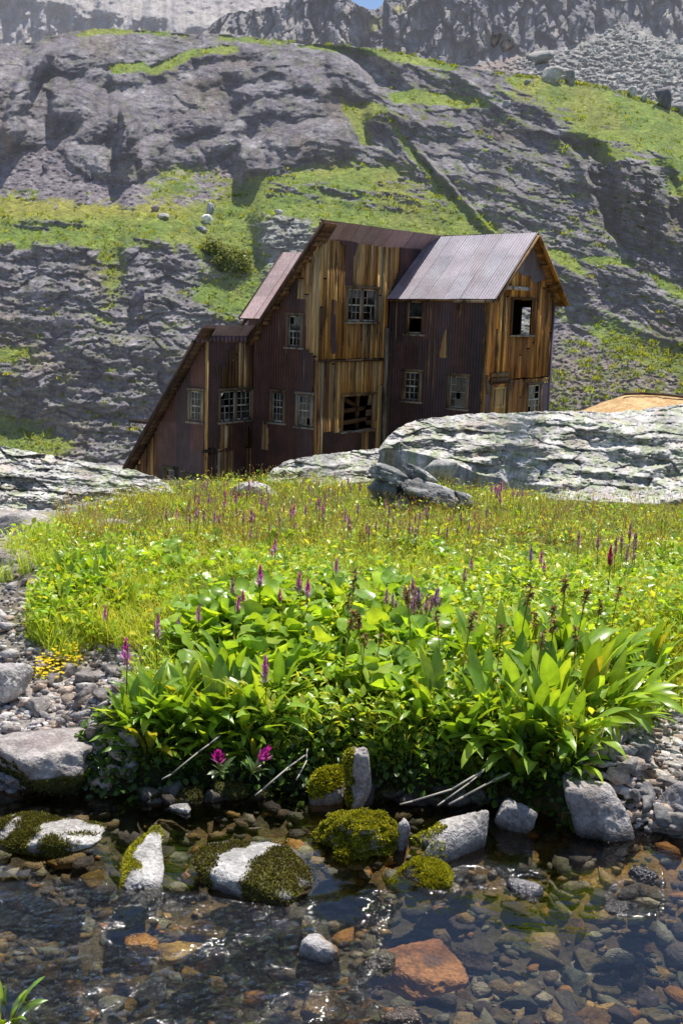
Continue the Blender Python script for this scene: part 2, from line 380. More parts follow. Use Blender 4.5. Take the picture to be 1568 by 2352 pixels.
DOMES = [([(-300, 112), (85, 108)], 250), ([(5, 270), (40, 190), (75, 130), (100, 98), (180, 80), (300, 85), (385, 97)], 90), ([(30, 190), (90, 190), (130, 168), (200, 188), (270, 212)], 140), ([(-300, 290), (0, 285), (60, 262), (120, 290)], 90),
    ([(108, 352), (165, 306), (215, 262), (270, 216), (318, 178)], 78), ([(268, 236), (300, 213), (345, 201), (410, 186), (455, 165)], 135), ([(428, 172), (470, 152), (540, 142), (640, 136), (700, 150), (752, 176)], 46), ([(528, 203), (570, 190), (640, 180), (700, 172), (760, 182)], 46),
    ([(548, 252), (600, 224), (680, 219), (760, 232), (802, 264)], 52), ([(418, 350), (440, 322), (500, 306), (540, 282), (558, 250)], 72), ([(543, 350), (560, 322), (600, 302), (680, 277), (760, 263), (812, 282), (842, 322)], 112), ([(316, 328), (345, 306), (398, 300)], 95),
    ([(240, 158), (300, 140), (350, 128), (420, 106), (520, 96), (640, 104)], 40), ([(195, 165), (225, 152), (300, 160), (330, 172)], 36), ([(690, 112), (760, 106), (800, 119), (830, 150), (864, 206)], 105), ([(828, 264), (858, 246), (890, 256), (918, 292)], 62), ([(100, 318), (190, 330), (260, 330)], 85), ([(290, 262), (360, 270), (430, 258), (520, 240)], 62)]
bd = np.full(HX.shape, 9.); bw = np.zeros(HX.shape); bs = np.full(HX.shape, 1e9)
for pts, h in DOMES:
    p_ = np.array(pts, float); yl = np.interp(HX, p_[:, 0], p_[:, 1]) + 5 * noise(HX / 26., HY / 44., 3.3) + 3 * noise(HX / 10., HY / 22., 1.3)
    d_ = HY - yl; w_ = sstep(p_[0, 0] - 6, p_[0, 0] + 10, HX) * (1 - sstep(p_[-1, 0] - 10, p_[-1, 0] + 6, HX)); hh = h * (1 + .25 * noise(HX / 60., .7, h))
    m_ = (d_ > 0) & (w_ > .3) & (d_ < hh * 1.05) & (d_ < bs); bs = np.where(m_, d_, bs); bd = np.where(m_, d_ / hh, bd); bw = np.where(m_, w_, bw)
dome = np.where(bd < 1.1, 24 + 80 * np.clip(bd, 0, 1) ** 1.25, 0); dw = bw * (bd < 1.1) * (1 - veg) * (1 - .9 * scr)
S = lerp(S, dome + .35 * big, dw)
LEDGES = [l for l in LEDGES if not (np.mean([q[1] for q in l[0]]) < 420 and np.mean([q[0] for q in l[0]]) < 880)]
for pts, h, k in LEDGES:
    S = S + 1.35 * k * ledge(HX, HY, pts, h) * np.where(rock > .3, 1., .45)
# the gully beside the right-hand buttress
crag = paint(HX, HY, [[(1328, 352), (1385, 350), (1440, 372), (1525, 388), (1540, 470), (1560, 600), (1470, 612), (1410, 545), (1362, 450)]], 8) * (1 - veg)
S = lerp(S, 64 + 46 * fbm(HX / 30., HY / 38., 6.6, 4, .6), crag)
S = blur(np.clip(S, 6, 104), 2, 1, 2)
base_r = 60 + 8 * (hpx - 784) / 784. * 0
HP, HRr = relief(hpx, HY, base_r, S, 42, .055)
# side relief: the buttress edge and deep gullies step back sideways
def sidecut(pts, wid, amt):
    p = np.array(pts, float); xe = np.interp(HY, p[:, 1], p[:, 0]); w = sstep(p[0, 1] - 20, p[0, 1] + 25, HY) * (1 - sstep(p[-1, 1] - 30, p[-1, 1] + 30, HY))
    d = HX - xe + 6 * noise(HX / 30., HY / 18., 6.1)
    return amt * w * sstep(-4, 10, d) * (1 - sstep(wid * .45, wid, d))
side = sidecut([(1285, 318), (1322, 352), (1347, 405), (1362, 456), (1392, 532), (1440, 585)], 95, 3.6) + sidecut([(1500, 380), (1520, 430), (1535, 520)], 55, 2.4) \
    + sidecut([(940, 335), (1004, 402), (1066, 472), (1128, 542)], 20, -1.4) + sidecut([(80, 110), (40, 180), (10, 260), (0, 330)], 60, -3.5) * 1.0 \
    + sidecut([(700, 104), (770, 118), (830, 160), (868, 212)], 90, 3.0) + sidecut([(545, 330), (548, 360), (565, 410)], 60, -2.0) + sidecut([(268, 230), (280, 290), (265, 400)], 50, -2.2)
side = side - rock * (.5 * ridged(HX / 70., HY / 75., 3.3, 3) * (.35 + .65 * cliffz))
v = ray(HX, HY); hor = np.hypot(v[..., 0], v[..., 1]); HRr = HRr + side
w2 = wq + 6 * noise(HX / 26., HY / 20., 3.); w1 = wx + 9 * noise(HX / 30., HY / 30., 5.)
k1, c1 = blocks(w1 / 74., w2 / 30., 1.); k2, c2 = blocks(w1 / 30., w2 / 12., 2.); k3, c3 = blocks(HX / 12. + .8 * noise(HX / 15., HY / 9., 1.), Q / 5.5, 3.)
side = side - crag * (2.2 * ridged(HX / 60. + .15 * noise(HX / 40., HY / 40.), HY / 260., 7.7, 4) + .8 * k1); HRr = HRr - crag * 2.2 * ridged(HX / 60. + .15 * noise(HX / 40., HY / 40.), HY / 260., 7.7, 4)
blk = .85 * k1 + .42 * k2 + .16 * k3 - .25 * c1 - .14 * c2
gb, gc = blocks(HX / 10., HY / 4.5, 6.)
HRr = HRr - .45 * blk * rock * (1 - .68 * cliffz) * (1 - .4 * sstep(860, 960, HX)) - .06 * gb * (1 - rock) * (1 + 1.2 * scr)
fine = .22 * fbm(wx / 34., wq / 11., 5.2, 3, .55) + .13 * ridged(wx / 15., wq / 6., 2.2, 3) + .07 * fbm(HX / 5., Q / 3., 7.2, 2)
HRr = HRr - fine * (rock * (.6 + .25 * sstep(380, 520, HY)) + .22 * (1 - rock)) - .12 * (1 - rock) * fbm(HX / 7., HY / 3.5, 3.9, 3)
HP = EYE + v * (HRr / hor)[..., None]
# colours
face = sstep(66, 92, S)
n_a = fbm(HX / 70., HY / 40., .7, 4); n_b = fbm(HX / 16., Q / 7., 4.4, 4, .6); n_c = fbm(HX / 150., HY / 110., 6.6, 3)
rk = mixc((.215, .19, .215), (.31, .285, .305), sstep(-.35, .5, n_a)); rk = mixc(rk, (.14, .125, .15), .5 * sstep(.1, .5, n_b)); rk = mixc(rk, (.43, .425, .41), .6 * sstep(.15, .5, -n_b) * sstep(-.3, .3, n_a + .6 * sstep(480, 600, HY)))
rk = mixc(rk, (.25, .19, .15), .5 * sstep(.15, .5, n_c)); rk = mixc(rk, (.22, .225, .16), .5 * sstep(.1, .45, fbm(HX / 34., HY / 26., 9.9, 4)))
rk = mixc(rk, (.40, .40, .35), .8 * paint(HX, HY, [[(583, 500), (640, 490), (745, 515), (690, 600), (640, 640), (612, 625), (590, 560)]], 5)[...])
rk = rk * (1 + .16 * k2 + .12 * k3 - .3 * c1 - .22 * c2)[..., None]
rk = mixc(rk, (.19, .195, .12), .5 * sstep(-.05, .3, fbm(HX / 20., HY / 9., 12.9, 5, .65)) * (1 - .5 * dw))
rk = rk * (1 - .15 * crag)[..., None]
rk = rk * (1 - .45 * face * cliffz - .3 * face * (1 - cliffz))[..., None]  # steep faces painted darker, adding to the shade under the bulges
gr = mixc((.19, .235, .04), (.13, .19, .032), sstep(-.3, .4, n_a + .3 * n_b)); gr = mixc(gr, (.25, .23, .055), .5 * sstep(.0, .5, n_c + .3 * n_b)); gr = mixc(gr, (.08, .11, .028), .55 * sstep(.15, .45, fbm(HX / 9., HY / 5., 7.7, 3)))
gr = mixc(gr, (.34, .285, .06), .55 * sstep(430, 465, HY) * (1 - sstep(480, 520, HY)) * (1 - sstep(380, 520, HX)))
gr = mixc(gr, (.13, .15, .04), .6 * lowr)
sc_ = mixc((.20, .17, .19), (.285, .25, .265), sstep(-.3, .4, n_b)); sc_ = mixc(sc_, (.27, .22, .185), lowr * .8)
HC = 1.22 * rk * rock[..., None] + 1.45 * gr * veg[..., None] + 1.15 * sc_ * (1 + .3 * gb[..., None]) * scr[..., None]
# far edge rolls over behind the skyline
top = HP[-1]; dirh = ray(hpx, ridge)[:, :2]; dirh /= np.linalg.norm(dirh, axis=1)[:, None]
ex = [np.concatenate([top[:, :2] + dirh * k, top[:, 2:] - dz], 1) for k, dz in ((3, .2), (12, 2.5), (40, 10), (70, 10))]
HV = np.concatenate([HP] + [e[None] for e in ex]); HCv = np.concatenate([HC] + [HC[-1:]] * 4)
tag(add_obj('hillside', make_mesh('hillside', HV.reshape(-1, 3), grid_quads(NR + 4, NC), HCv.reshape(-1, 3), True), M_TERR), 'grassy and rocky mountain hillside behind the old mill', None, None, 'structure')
def on_hill_many(px, py):
    i = np.clip(np.round((px - hpx[0]) / (hpx[-1] - hpx[0]) * (NC - 1)).astype(int), 0, NC - 1); k = np.clip(np.round((1175 - py) / (1175 - ridge[i]) * (NR - 1)).astype(int), 0, NR - 1)
    return HP[k, i], veg[k, i], lowr[k, i]
def on_hill(px, py):
    i = int(np.argmin(np.abs(hpx - px))); c = HY[:, i]; k = int(np.argmin(np.abs(c - py))); return HP[k, i].copy()

# ---- the cliff wall and scree cone behind the ridge
def far_sheet(name, x0, x1, nc, nr, bottom, top, r0, slope_fn, rad_fn, col_fn, sm, leak, label, back=True):
    px = np.linspace(x0, x1, nc); tp = poly_line(top, px) + 5 * noise(px / 16., 2.2) + 2.5 * noise(px / 6., 1.1); bt = poly_line(bottom, px)
    Y = bt + (tp - bt) * np.linspace(0, 1, nr)[:, None]; X = np.broadcast_to(px, Y.shape)
    P, r = relief(px, Y, r0, slope_fn(X, Y), sm, leak)
    v = ray(X, Y); hor = np.hypot(v[..., 0], v[..., 1]); r = r + rad_fn(X, Y); P = EYE + v * (r / hor)[..., None]
    C = col_fn(X, Y)
    t = P[-1]; d = v[-1, :, :2] / hor[-1][:, None]
    e1 = np.concatenate([t[:, :2] + d * 8, t[:, 2:] - 1], 1); e2 = np.concatenate([t[:, :2] + d * 60, t[:, 2:] - 30], 1)
    V = np.concatenate([P, e1[None], e2[None]]); Cv = np.concatenate([C, C[-1:], C[-1:]])
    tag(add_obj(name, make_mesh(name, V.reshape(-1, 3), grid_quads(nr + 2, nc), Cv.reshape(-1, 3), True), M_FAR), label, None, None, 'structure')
    return px, Y, P
TALUS = [[(1040, 160), (1098, 148), (1150, 138), (1185, 124), (1229, 122), (1330, 101), (1381, 66), (1417, 46), (1450, 58), (1500, 80), (1568, 92), (1880, 140), (1880, 420), (1568, 320), (1040, 240)]]
def s_cl(X, Y):
    m = paint(X, Y, TALUS, 8); m = sstep(.4, .6, m + .15 * fbm(X / 25., Y / 14., 1.9))
    s = 66 + 22 * fbm(X / 30., Y / 34., 2.1, 3, .55)
    return blur(np.clip(lerp(s, 34 + 14 * fbm(X / 24., Y / 10., 3.1, 3, .6), m), 8, 103), 2, 1, 2)
def r_cl(X, Y):
    m = paint(X, Y, TALUS, 14)
    kb, kc = blocks(X / 42. + .3 * noise(X / 40., Y / 50.), Y / 95., 4.); kd, ke = blocks(X / 17., Y / 34., 5.); tb_, tc = blocks(X / 9., Y / 5., 7.)
    return -(1 - m) * (3.2 * kb + 1.5 * kd - 1.2 * kc - .5 * ke) - m * (.5 * tb_ + .5 * blocks(X / 20. + .5 * noise(X / 15., Y / 9.), Y / 9., 8.)[0]) + (1 - m) * (5 * ridged(X / 90. + .2 * noise(X / 50., Y / 60.), Y / 420., 5.5, 5) + 1.6 * ridged(X / 34., Y / 120., 8.5, 4) + 0.5 * fbm(X / 12., Y / 16., 2.9, 3)) - m * (.6 * fbm(X / 12., Y / 6., 1.3, 3) + .35 * ridged(X / 7., Y / 4., 1.9, 2))
def c_cl(X, Y):
    m = paint(X, Y, TALUS, 8); m = sstep(.4, .6, m + .15 * fbm(X / 25., Y / 14., 1.9))
    a = fbm(X / 40., Y / 60., 3.3, 4); b = fbm(X / 12., Y / 22., 4.3, 4)
    c = mixc((.22, .215, .235), (.34, .31, .30), sstep(-.3, .5, a)); c = mixc(c, (.15, .15, .18), .6 * sstep(.05, .5, b)); c = mixc(c, (.34, .33, .24), .5 * sstep(.2, .5, -b))
    c = mixc(c, (.33, .30, .12), .8 * sstep(.45, .6, paint(X, Y, [[(838, 65), (850, 40), (862, 30), (884, 55), (870, 70), (836, 78)], [(900, 15), (930, 8), (930, 25), (905, 35)]], 5)))
    t = mixc((.22, .21, .21), (.38, .37, .33), sstep(-.2, .4, fbm(X / 8., Y / 5., 9.2, 4))); t = mixc(t, (.30, .23, .20), .8 * (1 - sstep(1150, 1230, X)))
    return 1.15 * (mixc(c, (0, 0, 0), m * 1.) + t * m[..., None])
CLT = [(-40, 200), (430, 120), (480, 62), (500, 45), (525, 30), (570, 24), (615, 14), (640, 16), (660, 2), (685, -14), (760, -18), (796, -12), (808, 2), (826, 12), (845, 22), (862, 24), (878, 10), (886, -14), (940, -40), (1568, -75), (1860, -75)]
CLB = [(-40, 260), (600, 175), (900, 175), (1100, 215), (1300, 250), (1568, 320), (1860, 400)]
clpx, CLY, CLP = far_sheet('cliff_wall', 430, 1860, 560, 190, CLB, CLT, 150., s_cl, r_cl, c_cl, 40, .05, 'grey rock cliff wall with scree cone above the ridge')
def on_cliff(px, py):
    i = int(np.argmin(np.abs(clpx - px))); k = int(np.argmin(np.abs(CLY[:, i] - py))); return CLP[k, i].copy()
# ---- the pale mountain side far left
def s_fm(X, Y):
    spur = sstep(0, 30, Y - poly_line([(-300, -60), (0, -20), (120, 0), (250, 25), (330, 30), (440, 55), (520, 80), (900, 140)], X) + 26 * fbm(X / 45., Y / 60., 1.2, 4))
    return np.clip(lerp(33 + 10 * fbm(X / 60., Y / 25., 2.4, 4), 50 + 30 * fbm(X / 26., Y / 24., 7.2, 4, .6), spur), 10, 100)
def r_fm(X, Y):
    spur = sstep(0, 30, Y - poly_line([(-300, -60), (0, -20), (120, 0), (250, 25), (330, 30), (440, 55), (520, 80), (900, 140)], X))
    kd, ke = blocks(X / 22., Y / 40., 5.)
    return -spur * 3.5 * kd + spur * (11 * ridged(X / 80. + Y / 200., Y / 300., 2.5, 5) + 4 * ridged(X / 26., Y / 60., 4.5, 3)) + 1.5 * fbm(X / 18., Y / 12., 3.3, 3)
def c_fm(X, Y):
    spur = sstep(0, 24, Y - poly_line([(-300, -60), (0, -20), (120, 0), (250, 25), (330, 30), (440, 55), (520, 80), (900, 140)], X) + 26 * fbm(X / 45., Y / 60., 1.2, 4))
    a = fbm(X / 50., Y / 30., 6.3, 4)
    sc = mixc((.33, .30, .29), (.38, .35, .32), sstep(-.3, .4, a)); rk = mixc((.25, .24, .26), (.38, .34, .31), sstep(-.3, .4, fbm(X / 18., Y / 40., 5.3, 4)))
    return 1.4 * (mixc(sc, (0, 0, 0), spur) + rk * spur[..., None])
far_sheet('mountain_slope', -300, 880, 420, 130, [(-300, 190), (880, 190)], [(-300, -90), (600, -80), (690, -40), (790, 34), (880, 60)], 280., s_fm, r_fm, c_fm, 40, .06, 'pale hazy mountain slope behind the ridge')
# ================================================================ the old mill
CT = at_y(720., 1040., 42.)
_al = radians(35.); AV = np.array([cos(_al), -sin(_al), 0]); BV = np.array([sin(_al), cos(_al), 0])
mill = empty('old_mill', (CT[0], CT[1], 0), -_al)
tag(mill, 'derelict stepped mining mill of rusty corrugated metal and bare boards in the hollow', 'mill building')
def locv(q):
    d = np.asarray(q) - CT; return np.stack([d @ AV, d @ BV, np.asarray(q)[..., 2]], -1)
class Wall:
    """flat wall in the mill's own frame: origin, horizontal direction u, outward normal n"""
    def __init__(s, o, u, n):
        s.o, s.u, s.n = [np.array(t, float) for t in (o, u, n)]
        s.Pw = CT * [1, 1, 0] + AV * s.o[0] + BV * s.o[1]; s.nw = AV * s.n[0] + BV * s.n[1]
    def uz(s, pts):
        p = np.array(pts, float); q = locv(on_plane(p[:, 0], p[:, 1], s.Pw, s.nw)); return np.stack([(q - s.o) @ s.u, q[:, 2]], 1)
    def rect(s, x0, x1, y0, y1):
        q = s.uz([(x0, y0), (x1, y0), (x1, y1), (x0, y1)]); return (q[[0, 3], 0].mean(), q[[1, 2], 0].mean(), q[[2, 3], 1].mean(), q[[0, 1], 1].mean())
    def pt(s, u, z, off=0.): 
        u, z, off = np.broadcast_arrays(np.asarray(u, float), z, off)
        return s.o + u[..., None] * s.u + z[..., None] * np.array([0, 0, 1.]) + off[..., None] * s.n
ZB = -6.6
wT = Wall((0, 0, 0), (0, 1, 0), (1, 0, 0)); wM = Wall((0, 0, 0), (1, 0, 0), (0, -1, 0))
wR = Wall((-2.94, 0, 0), (0, 1, 0), (1, 0, 0)); wL = Wall((0, -2.67, 0), (1, 0, 0), (0, -1, 0))
wS = Wall((0, 4.8, 0), (1, 0, 0), (0, -1, 0)); wG = Wall((4.4, 0, 0), (0, 1, 0), (1, 0, 0))

# materials
def m_metal(name, rough=.55, pitch=.085, bstr=.6, spec=.35, k=.8):
    t = NT(name); P = t.obj(); c = t.attr()
    n1 = t.noise(P, 1.3, 5, .65); n2 = t.noise(t.mapping(P, (9, 9, 1.2)), 1.2, 4, .65); n3 = t.noise(P, 14, 4, .6)
    c = t.mix(c, t.mix(c, t.ramp(n1, [(.32, .55), (.5, 1.), (.7, 1.45)]), 1., 'MULTIPLY'), k)
    c = t.mix(c, t.mix(c, t.ramp(n2, [(.3, .6), (.5, 1.), (.7, 1.3)]), 1., 'MULTIPLY'), .7)
    c = t.mix(c, (.13, .06, .04), t.math('MULTIPLY', t.ramp(n3, [(.55, 0.), (.72, 1.)]), k * .5))
    b = t.bump(n3, .25, .01)
    return t.done(t.pbsdf(c, rough, b, spec))
def m_wood(name, sc=1.):
    t = NT(name); P = t.obj(); c = t.attr()
    g = t.noise(t.mapping(P, (26, 26, 1.1)), sc, 5, .65, .4); n1 = t.noise(t.mapping(P, (3, 3, .5)), sc, 4, .6); kn = t.voro(t.mapping(P, (5, 5, 2.2)), 1.)
    c = t.mix(c, t.mix(c, t.ramp(g, [(.3, .4), (.5, 1.), (.68, 1.5)]), 1., 'MULTIPLY'), .85)
    c = t.mix(c, (.03, .02, .014), t.ramp(n1, [(.50, 0.), (.66, .85)]))
    c = t.mix(c, (.55, .38, .17), t.ramp(kn, [(.06, .9), (.085, 0.)]))
    return t.done(t.pbsdf(c, .85, t.bump(g, .5, .012), .15))
M_METAL = m_metal('rusty_corrugated_metal'); M_ROOF = m_metal('weathered_roof_metal', .5, .085, .6, .5, .3)
M_WOOD = m_wood('weathered_boards')
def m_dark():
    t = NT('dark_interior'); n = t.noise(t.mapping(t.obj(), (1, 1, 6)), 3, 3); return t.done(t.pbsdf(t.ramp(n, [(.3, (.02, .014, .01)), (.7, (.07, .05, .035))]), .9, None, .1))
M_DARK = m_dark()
def m_glass():
    t = NT('old_window_glass'); n = t.noise(t.obj(), 2.2, 3, .6)
    c = t.ramp(n, [(.4, (.01, .012, .013)), (.62, (.045, .05, .048)), (.8, (.13, .14, .12))])
    return t.done(t.pbsdf(c, .12, t.bump(t.noise(t.obj(), 3., 2), .12, .05), .6))
M_GLASS = m_glass()

def hole_mask(u, z, holes): 
    m = np.zeros(u.shape, bool)
    for h in holes:
        if len(h) == 4 and not hasattr(h[0], '__len__'): m |= (u > h[0]) & (u < h[1]) & (z > h[2]) & (z < h[3])
        else: m |= in_poly(h, u, z)
    return m
def corrugated(name, w, outline, holes, seed, base=(.070, .036, .034), off=.03, jag=.03, sheet=.72, parent=None, du=.03, dz=.12):
    """sheets of real corrugation on a wall, torn edges where boards show"""
    r = np.random.default_rng(seed); o = np.array(outline)
    u0, u1, z0, z1 = o[:, 0].min(), o[:, 0].max(), max(ZB, o[:, 1].min()), o[:, 1].max()
    us = np.arange(u0, u1 + du, du); zs = np.arange(z0, z1 + dz, dz)
    us[-1] = u1; zs[-1] = z1
    U, Zz = np.meshgrid(us, zs); uc = (U[:-1, :-1] + U[1:, 1:]) / 2; zc = (Zz[:-1, :-1] + Zz[1:, 1:]) / 2
    jx = jag * noise(uc * 3., zc * 3., seed); jz = jag * noise(uc * 5., zc * 2.2, seed + 3.)
    keep = in_poly(outline, uc + jx * .0, zc + jz * 0) & ~hole_mask(uc + jx, zc + jz, holes)
    ns = int((u1 - u0) / sheet) + 3; si = ((U - u0) / sheet).astype(int)
    zr = ((Zz + r.uniform(0, 2, ns)[si]) / 2.1).astype(int)
    key = (si * 7 + zr * 13) % 97; tint = r.uniform(.72, 1.3, 97)[key]; redd = r.uniform(-.012, .03, 97)[key]; lift = r.uniform(0, .012, 97)[key]
    pert = lift + .013 * np.sin(2 * pi * U / .12) + .012 * noise(U * 1.3, Zz * .8, seed)
    C = np.array(base) * tint[..., None]; C[..., 0] += redd * .6; C[..., 2] += -redd * .3
    fade = .8 + .35 * sstep(-.4, .5, fbm(U * .7, Zz * .3, seed)); C = np.clip(C * fade[..., None], .01, 1)
    Q = grid_quads(len(zs), len(us))[keep.ravel()]
    P = w.pt(U, Zz, off + pert).reshape(-1, 3)
    n = np.cross(P[Q[0][1]] - P[Q[0][0]], P[Q[0][3]] - P[Q[0][0]]) if len(Q) else w.n
    if n @ w.n < 0: Q = Q[:, ::-1]
    used = np.unique(Q); mp = np.full(len(P), -1); mp[used] = np.arange(len(used))
    return add_obj(name, make_mesh(name, P[used], mp[Q], C.reshape(-1, 3)[used]), M_METAL, parent)
BOARD = np.array([1.72, 1.72, 1.52])
def boards(name, w, outline, holes, seed, wid=(.14, .2), off=0., parent=None, cols=None, breaks=(), mat=None, gone=.0):
    """vertical planks cut to an outline"""
    r = np.random.default_rng(seed); o = np.array(outline); u0, u1 = o[:, 0].min(), o[:, 0].max(); z0, z1 = max(ZB, o[:, 1].min()), o[:, 1].max()
    cols = cols or [(.24, .19, .12), (.17, .13, .08), (.24, .135, .05), (.17, .085, .03), (.30, .175, .065), (.10, .052, .024), (.235, .165, .10), (.20, .11, .04), (.38, .235, .085)]
    b = MB(); u = u0
    while u < u1:
        wd = r.uniform(*wid); uc = min(u + wd / 2, u1 - .01)
        zz = np.arange(z0, z1 + .02, .02); ok = in_poly(outline, np.full(zz.shape, uc), zz) & ~hole_mask(np.full(zz.shape, uc), zz, holes)
        cuts = sorted(list(breaks) + [r.uniform(z0, z1) for _ in range(r.integers(0, 3))])
        for cz in cuts: ok[np.argmin(np.abs(zz - cz))] = False
        d = np.diff(np.concatenate([[0], ok.astype(int), [0]])); st = np.where(d == 1)[0]; en = np.where(d == -1)[0]
        for a, e in zip(st, en):
            if e - a < 4 or r.random() < gone: continue
            za, ze = zz[a], zz[e - 1]; c = np.array(cols[r.integers(len(cols))]) * r.uniform(.78, 1.18) * BOARD
            t = r.uniform(.0, .02); g = .006
            lean = r.uniform(-.012, .012)
            b.box(w.pt(u + g, za + r.uniform(-.02, .02), off + t - .02), w.u * (wd - 2 * g), w.n * .025, np.array([0, 0, ze - za]) + w.u * lean, c)
        u += wd
    return b.build(name, mat or M_WOOD, parent) if b.n else None
def sheetwall(b, w, outline, off, C=(.03, .02, .015)):
    """flat backing polygon"""
    P = w.pt(np.array(outline)[:, 0], np.array(outline)[:, 1], off); 
    return P
WOODC = (.20, .145, .09); GREYW = (.27, .24, .19); WHITE = (.42, .40, .34)
def window(w, rc, cols, rows, seed, frame=WOODC, munt=WHITE, missing=0., name='window', glass=True, fw=.09, double=False, cross=True, label=None):
    u0, u1, z0, z1 = rc; r = np.random.default_rng(seed); b = MB()
    def bar(ua, ub, za, zb, o0, o1, c, mb): mb.box(w.pt(ua, za, o0), w.u * (ub - ua), np.array([0, 0, zb - za]), w.n * (o1 - o0), c)
    f = np.array(frame)
    bar(u0 - fw, u0 + .01, z0 - .02, z1 + .02, -.06, .075, f * .9, b); bar(u1 - .01, u1 + fw, z0 - .02, z1 + .02, -.06, .075, f * 1.1, b)
    bar(u0 - fw - .05, u1 + fw + .05, z1 + .022, z1 + .022 + fw, -.06, .095, f * .8, b)
    win = b.build(name, M_WOOD, mill)
    if label: win['label'] = label
    s = MB(); bar(u0 - fw - .06, u1 + fw + .06, z0 - .024 - fw * .8, z0 - .024, -.06, .12, np.array(GREYW), s); s.build('sill', M_WOOD, win)
    m = MB(); mw = .022; halves = [(u0 + .012, u1 - .012)] if not double else [(u0 + .012, (u0 + u1) / 2 - .05), ((u0 + u1) / 2 + .05, u1 - .012)]
    if double: bar((u0 + u1) / 2 - .049, (u0 + u1) / 2 + .049, z0 - .018, z1 + .018, -.05, .06, f, m)
    for (a, e) in halves:
        zm = (z0 + z1) / 2; c = np.array(munt)
        bar(a, a + .045, z0 + .003, z1 - .003, -.035, .015, c * .9, m); bar(e - .045, e, z0 + .003, z1 - .003, -.035, .015, c * .9, m)
        bar(a + .046, e - .046, z0 + .003, z0 + .06, -.034, .014, c, m); bar(a + .046, e - .046, z1 - .05, z1 - .003, -.034, .014, c, m)
        if cross: bar(a + .046, e - .046, zm - .028, zm + .028, -.033, .018, c * 1.1, m)
        for k in range(1, cols):
            uu = lerp(a + .045, e - .045, k / cols)
            for (za, zb) in ((z0 + .061, zm - .03), (zm + .03, z1 - .052)):
                if r.random() > missing: bar(uu - mw / 2, uu + mw / 2, za, zb, -.03, .008, c * r.uniform(.8, 1.1), m)
        for k in range(1, rows):
            if abs(k / rows - .5) < .05: continue
            zz = lerp(z0 + .06, z1 - .05, k / rows)
            for c_ in range(cols):
                if r.random() > missing: bar(lerp(a + .045, e - .045, c_ / cols), lerp(a + .045, e - .045, (c_ + 1) / cols), zz - mw / 2, zz + mw / 2, -.028, .006, c * r.uniform(.8, 1.1), m)
    if cols > 0: m.build('sash', M_WOOD, win)
    if glass:
        g = MB()
        for (a, e) in halves:
            for i in range(max(cols, 1)):
                for j in range(max(rows, 1)):
                    if r.random() < missing * .9 + .08: continue
                    ua, ub = lerp(a + .045, e - .045, i / max(cols, 1)), lerp(a + .045, e - .045, (i + 1) / max(cols, 1)); za, zb = lerp(z0 + .06, z1 - .05, j / max(rows, 1)), lerp(z0 + .06, z1 - .05, (j + 1) / max(rows, 1))
                    t1, t2 = r.uniform(-.004, .004, 2)
                    P = [w.pt(ua, za, -.012 + t1), w.pt(ub, za, -.012 - t1), w.pt(ub, zb, -.012 + t2), w.pt(ua, zb, -.012 - t2)]
                    g.add(P, [[0, 1, 2, 3]])
        if g.n: g.build('pane', M_GLASS, win)
    return win

# openings (surveyed on each wall)
oT1 = wT.rect(796, 863, 664, 738); oT2 = wT.rect(785, 855, 910, 986)
oM = [wM.rect(663, 692, 725, 796), wM.rect(626, 652, 901, 969), wM.rect(685, 715, 907, 979)]
oR = wR.rect(504, 576, 897, 965); oL = [wL.rect(438, 465, 898, 967), wL.rect(382, 404, 1078, 1120), wL.rect(428, 450, 1094, 1130)]
oS = [wS.rect(936, 971, 692, 766), wS.rect(928, 964, 854, 920), wS.rect(1032, 1072, 864, 937)]
oG1 = wG.rect(1173, 1221, 690, 768); oGd = wG.rect(1125, 1159, 888, 980); oG2 = wG.rect(1209, 1237, 884, 950)
ZT = 4.62
# --- tower front
T_out = [(0, ZB), (11, ZB), (11, ZT), (0, ZT)]
T_boards = wT.uz([(733, 520), (922, 536), (918, 620), (900, 655), (893, 690), (887, 1035)]); T_brd = [(0, ZB), (4.72, ZB), (4.72, 2.2), (5.35, 3.1), (5.4, ZT - .03), (0, ZT - .03)]
T_m = [wT.uz(p) for p in ([(730, 505), (822, 512), (821, 560), (811, 592), (809, 655), (790, 655), (791, 562), (769, 553), (730, 551)],
                          [(760, 688), (771, 690), (770, 740), (772, 812), (759, 812), (757, 760)], [(740, 993), (860, 991), (858, 1100), (740, 1110)],
                          [(922, 500), (1000, 540), (1000, 560), (905, 680), (893, 684), (903, 645), (917, 620)])]
corrugated('metal_siding', wT, [(.0, ZT - .3), (2.4, ZT - .3), (2.4, ZT + .08), (.0, ZT + .1)], [], 20, parent=mill, off=.06)
boards('board_siding', wT, T_brd, [oT1, oT2], 3, parent=mill, breaks=(-.26,))
corrugated('metal_siding', wT, [(x, min(z, ZT)) for x, z in T_m[0]], [oT1], 21, parent=mill)
corrugated('metal_siding', wT, [tuple(x) for x in T_m[1]], [], 22, parent=mill, dz=.06)
corrugated('metal_siding', wT, [(x, max(z, ZB)) for x, z in T_m[2]], [oT2, wT.rect(828, 842, 994, 1100)], 23, parent=mill)
corrugated('metal_siding', wT, [(4.72, 1.5), (11, 1.5), (11, ZT - .01), (5.36, ZT - .01), (5.3, 3.2), (4.75, 2.3)], [], 24, parent=mill)
b = MB(); 
for k in range(15):
    u = 2.35 + k * .2; zt = ZT - .18 + .05 * noise(k * .7, .3); b.box(wT.pt(u, zt, .05 + .02 * noise(k * 1.1, 2.)), wT.u * .21, wT.n * .015, np.array([0, 0, ZT + .09 - zt]), np.array([.22, .17, .19]) * random.uniform(.6, 1.25))
b.build('ridge_flashing', M_ROOF, mill)
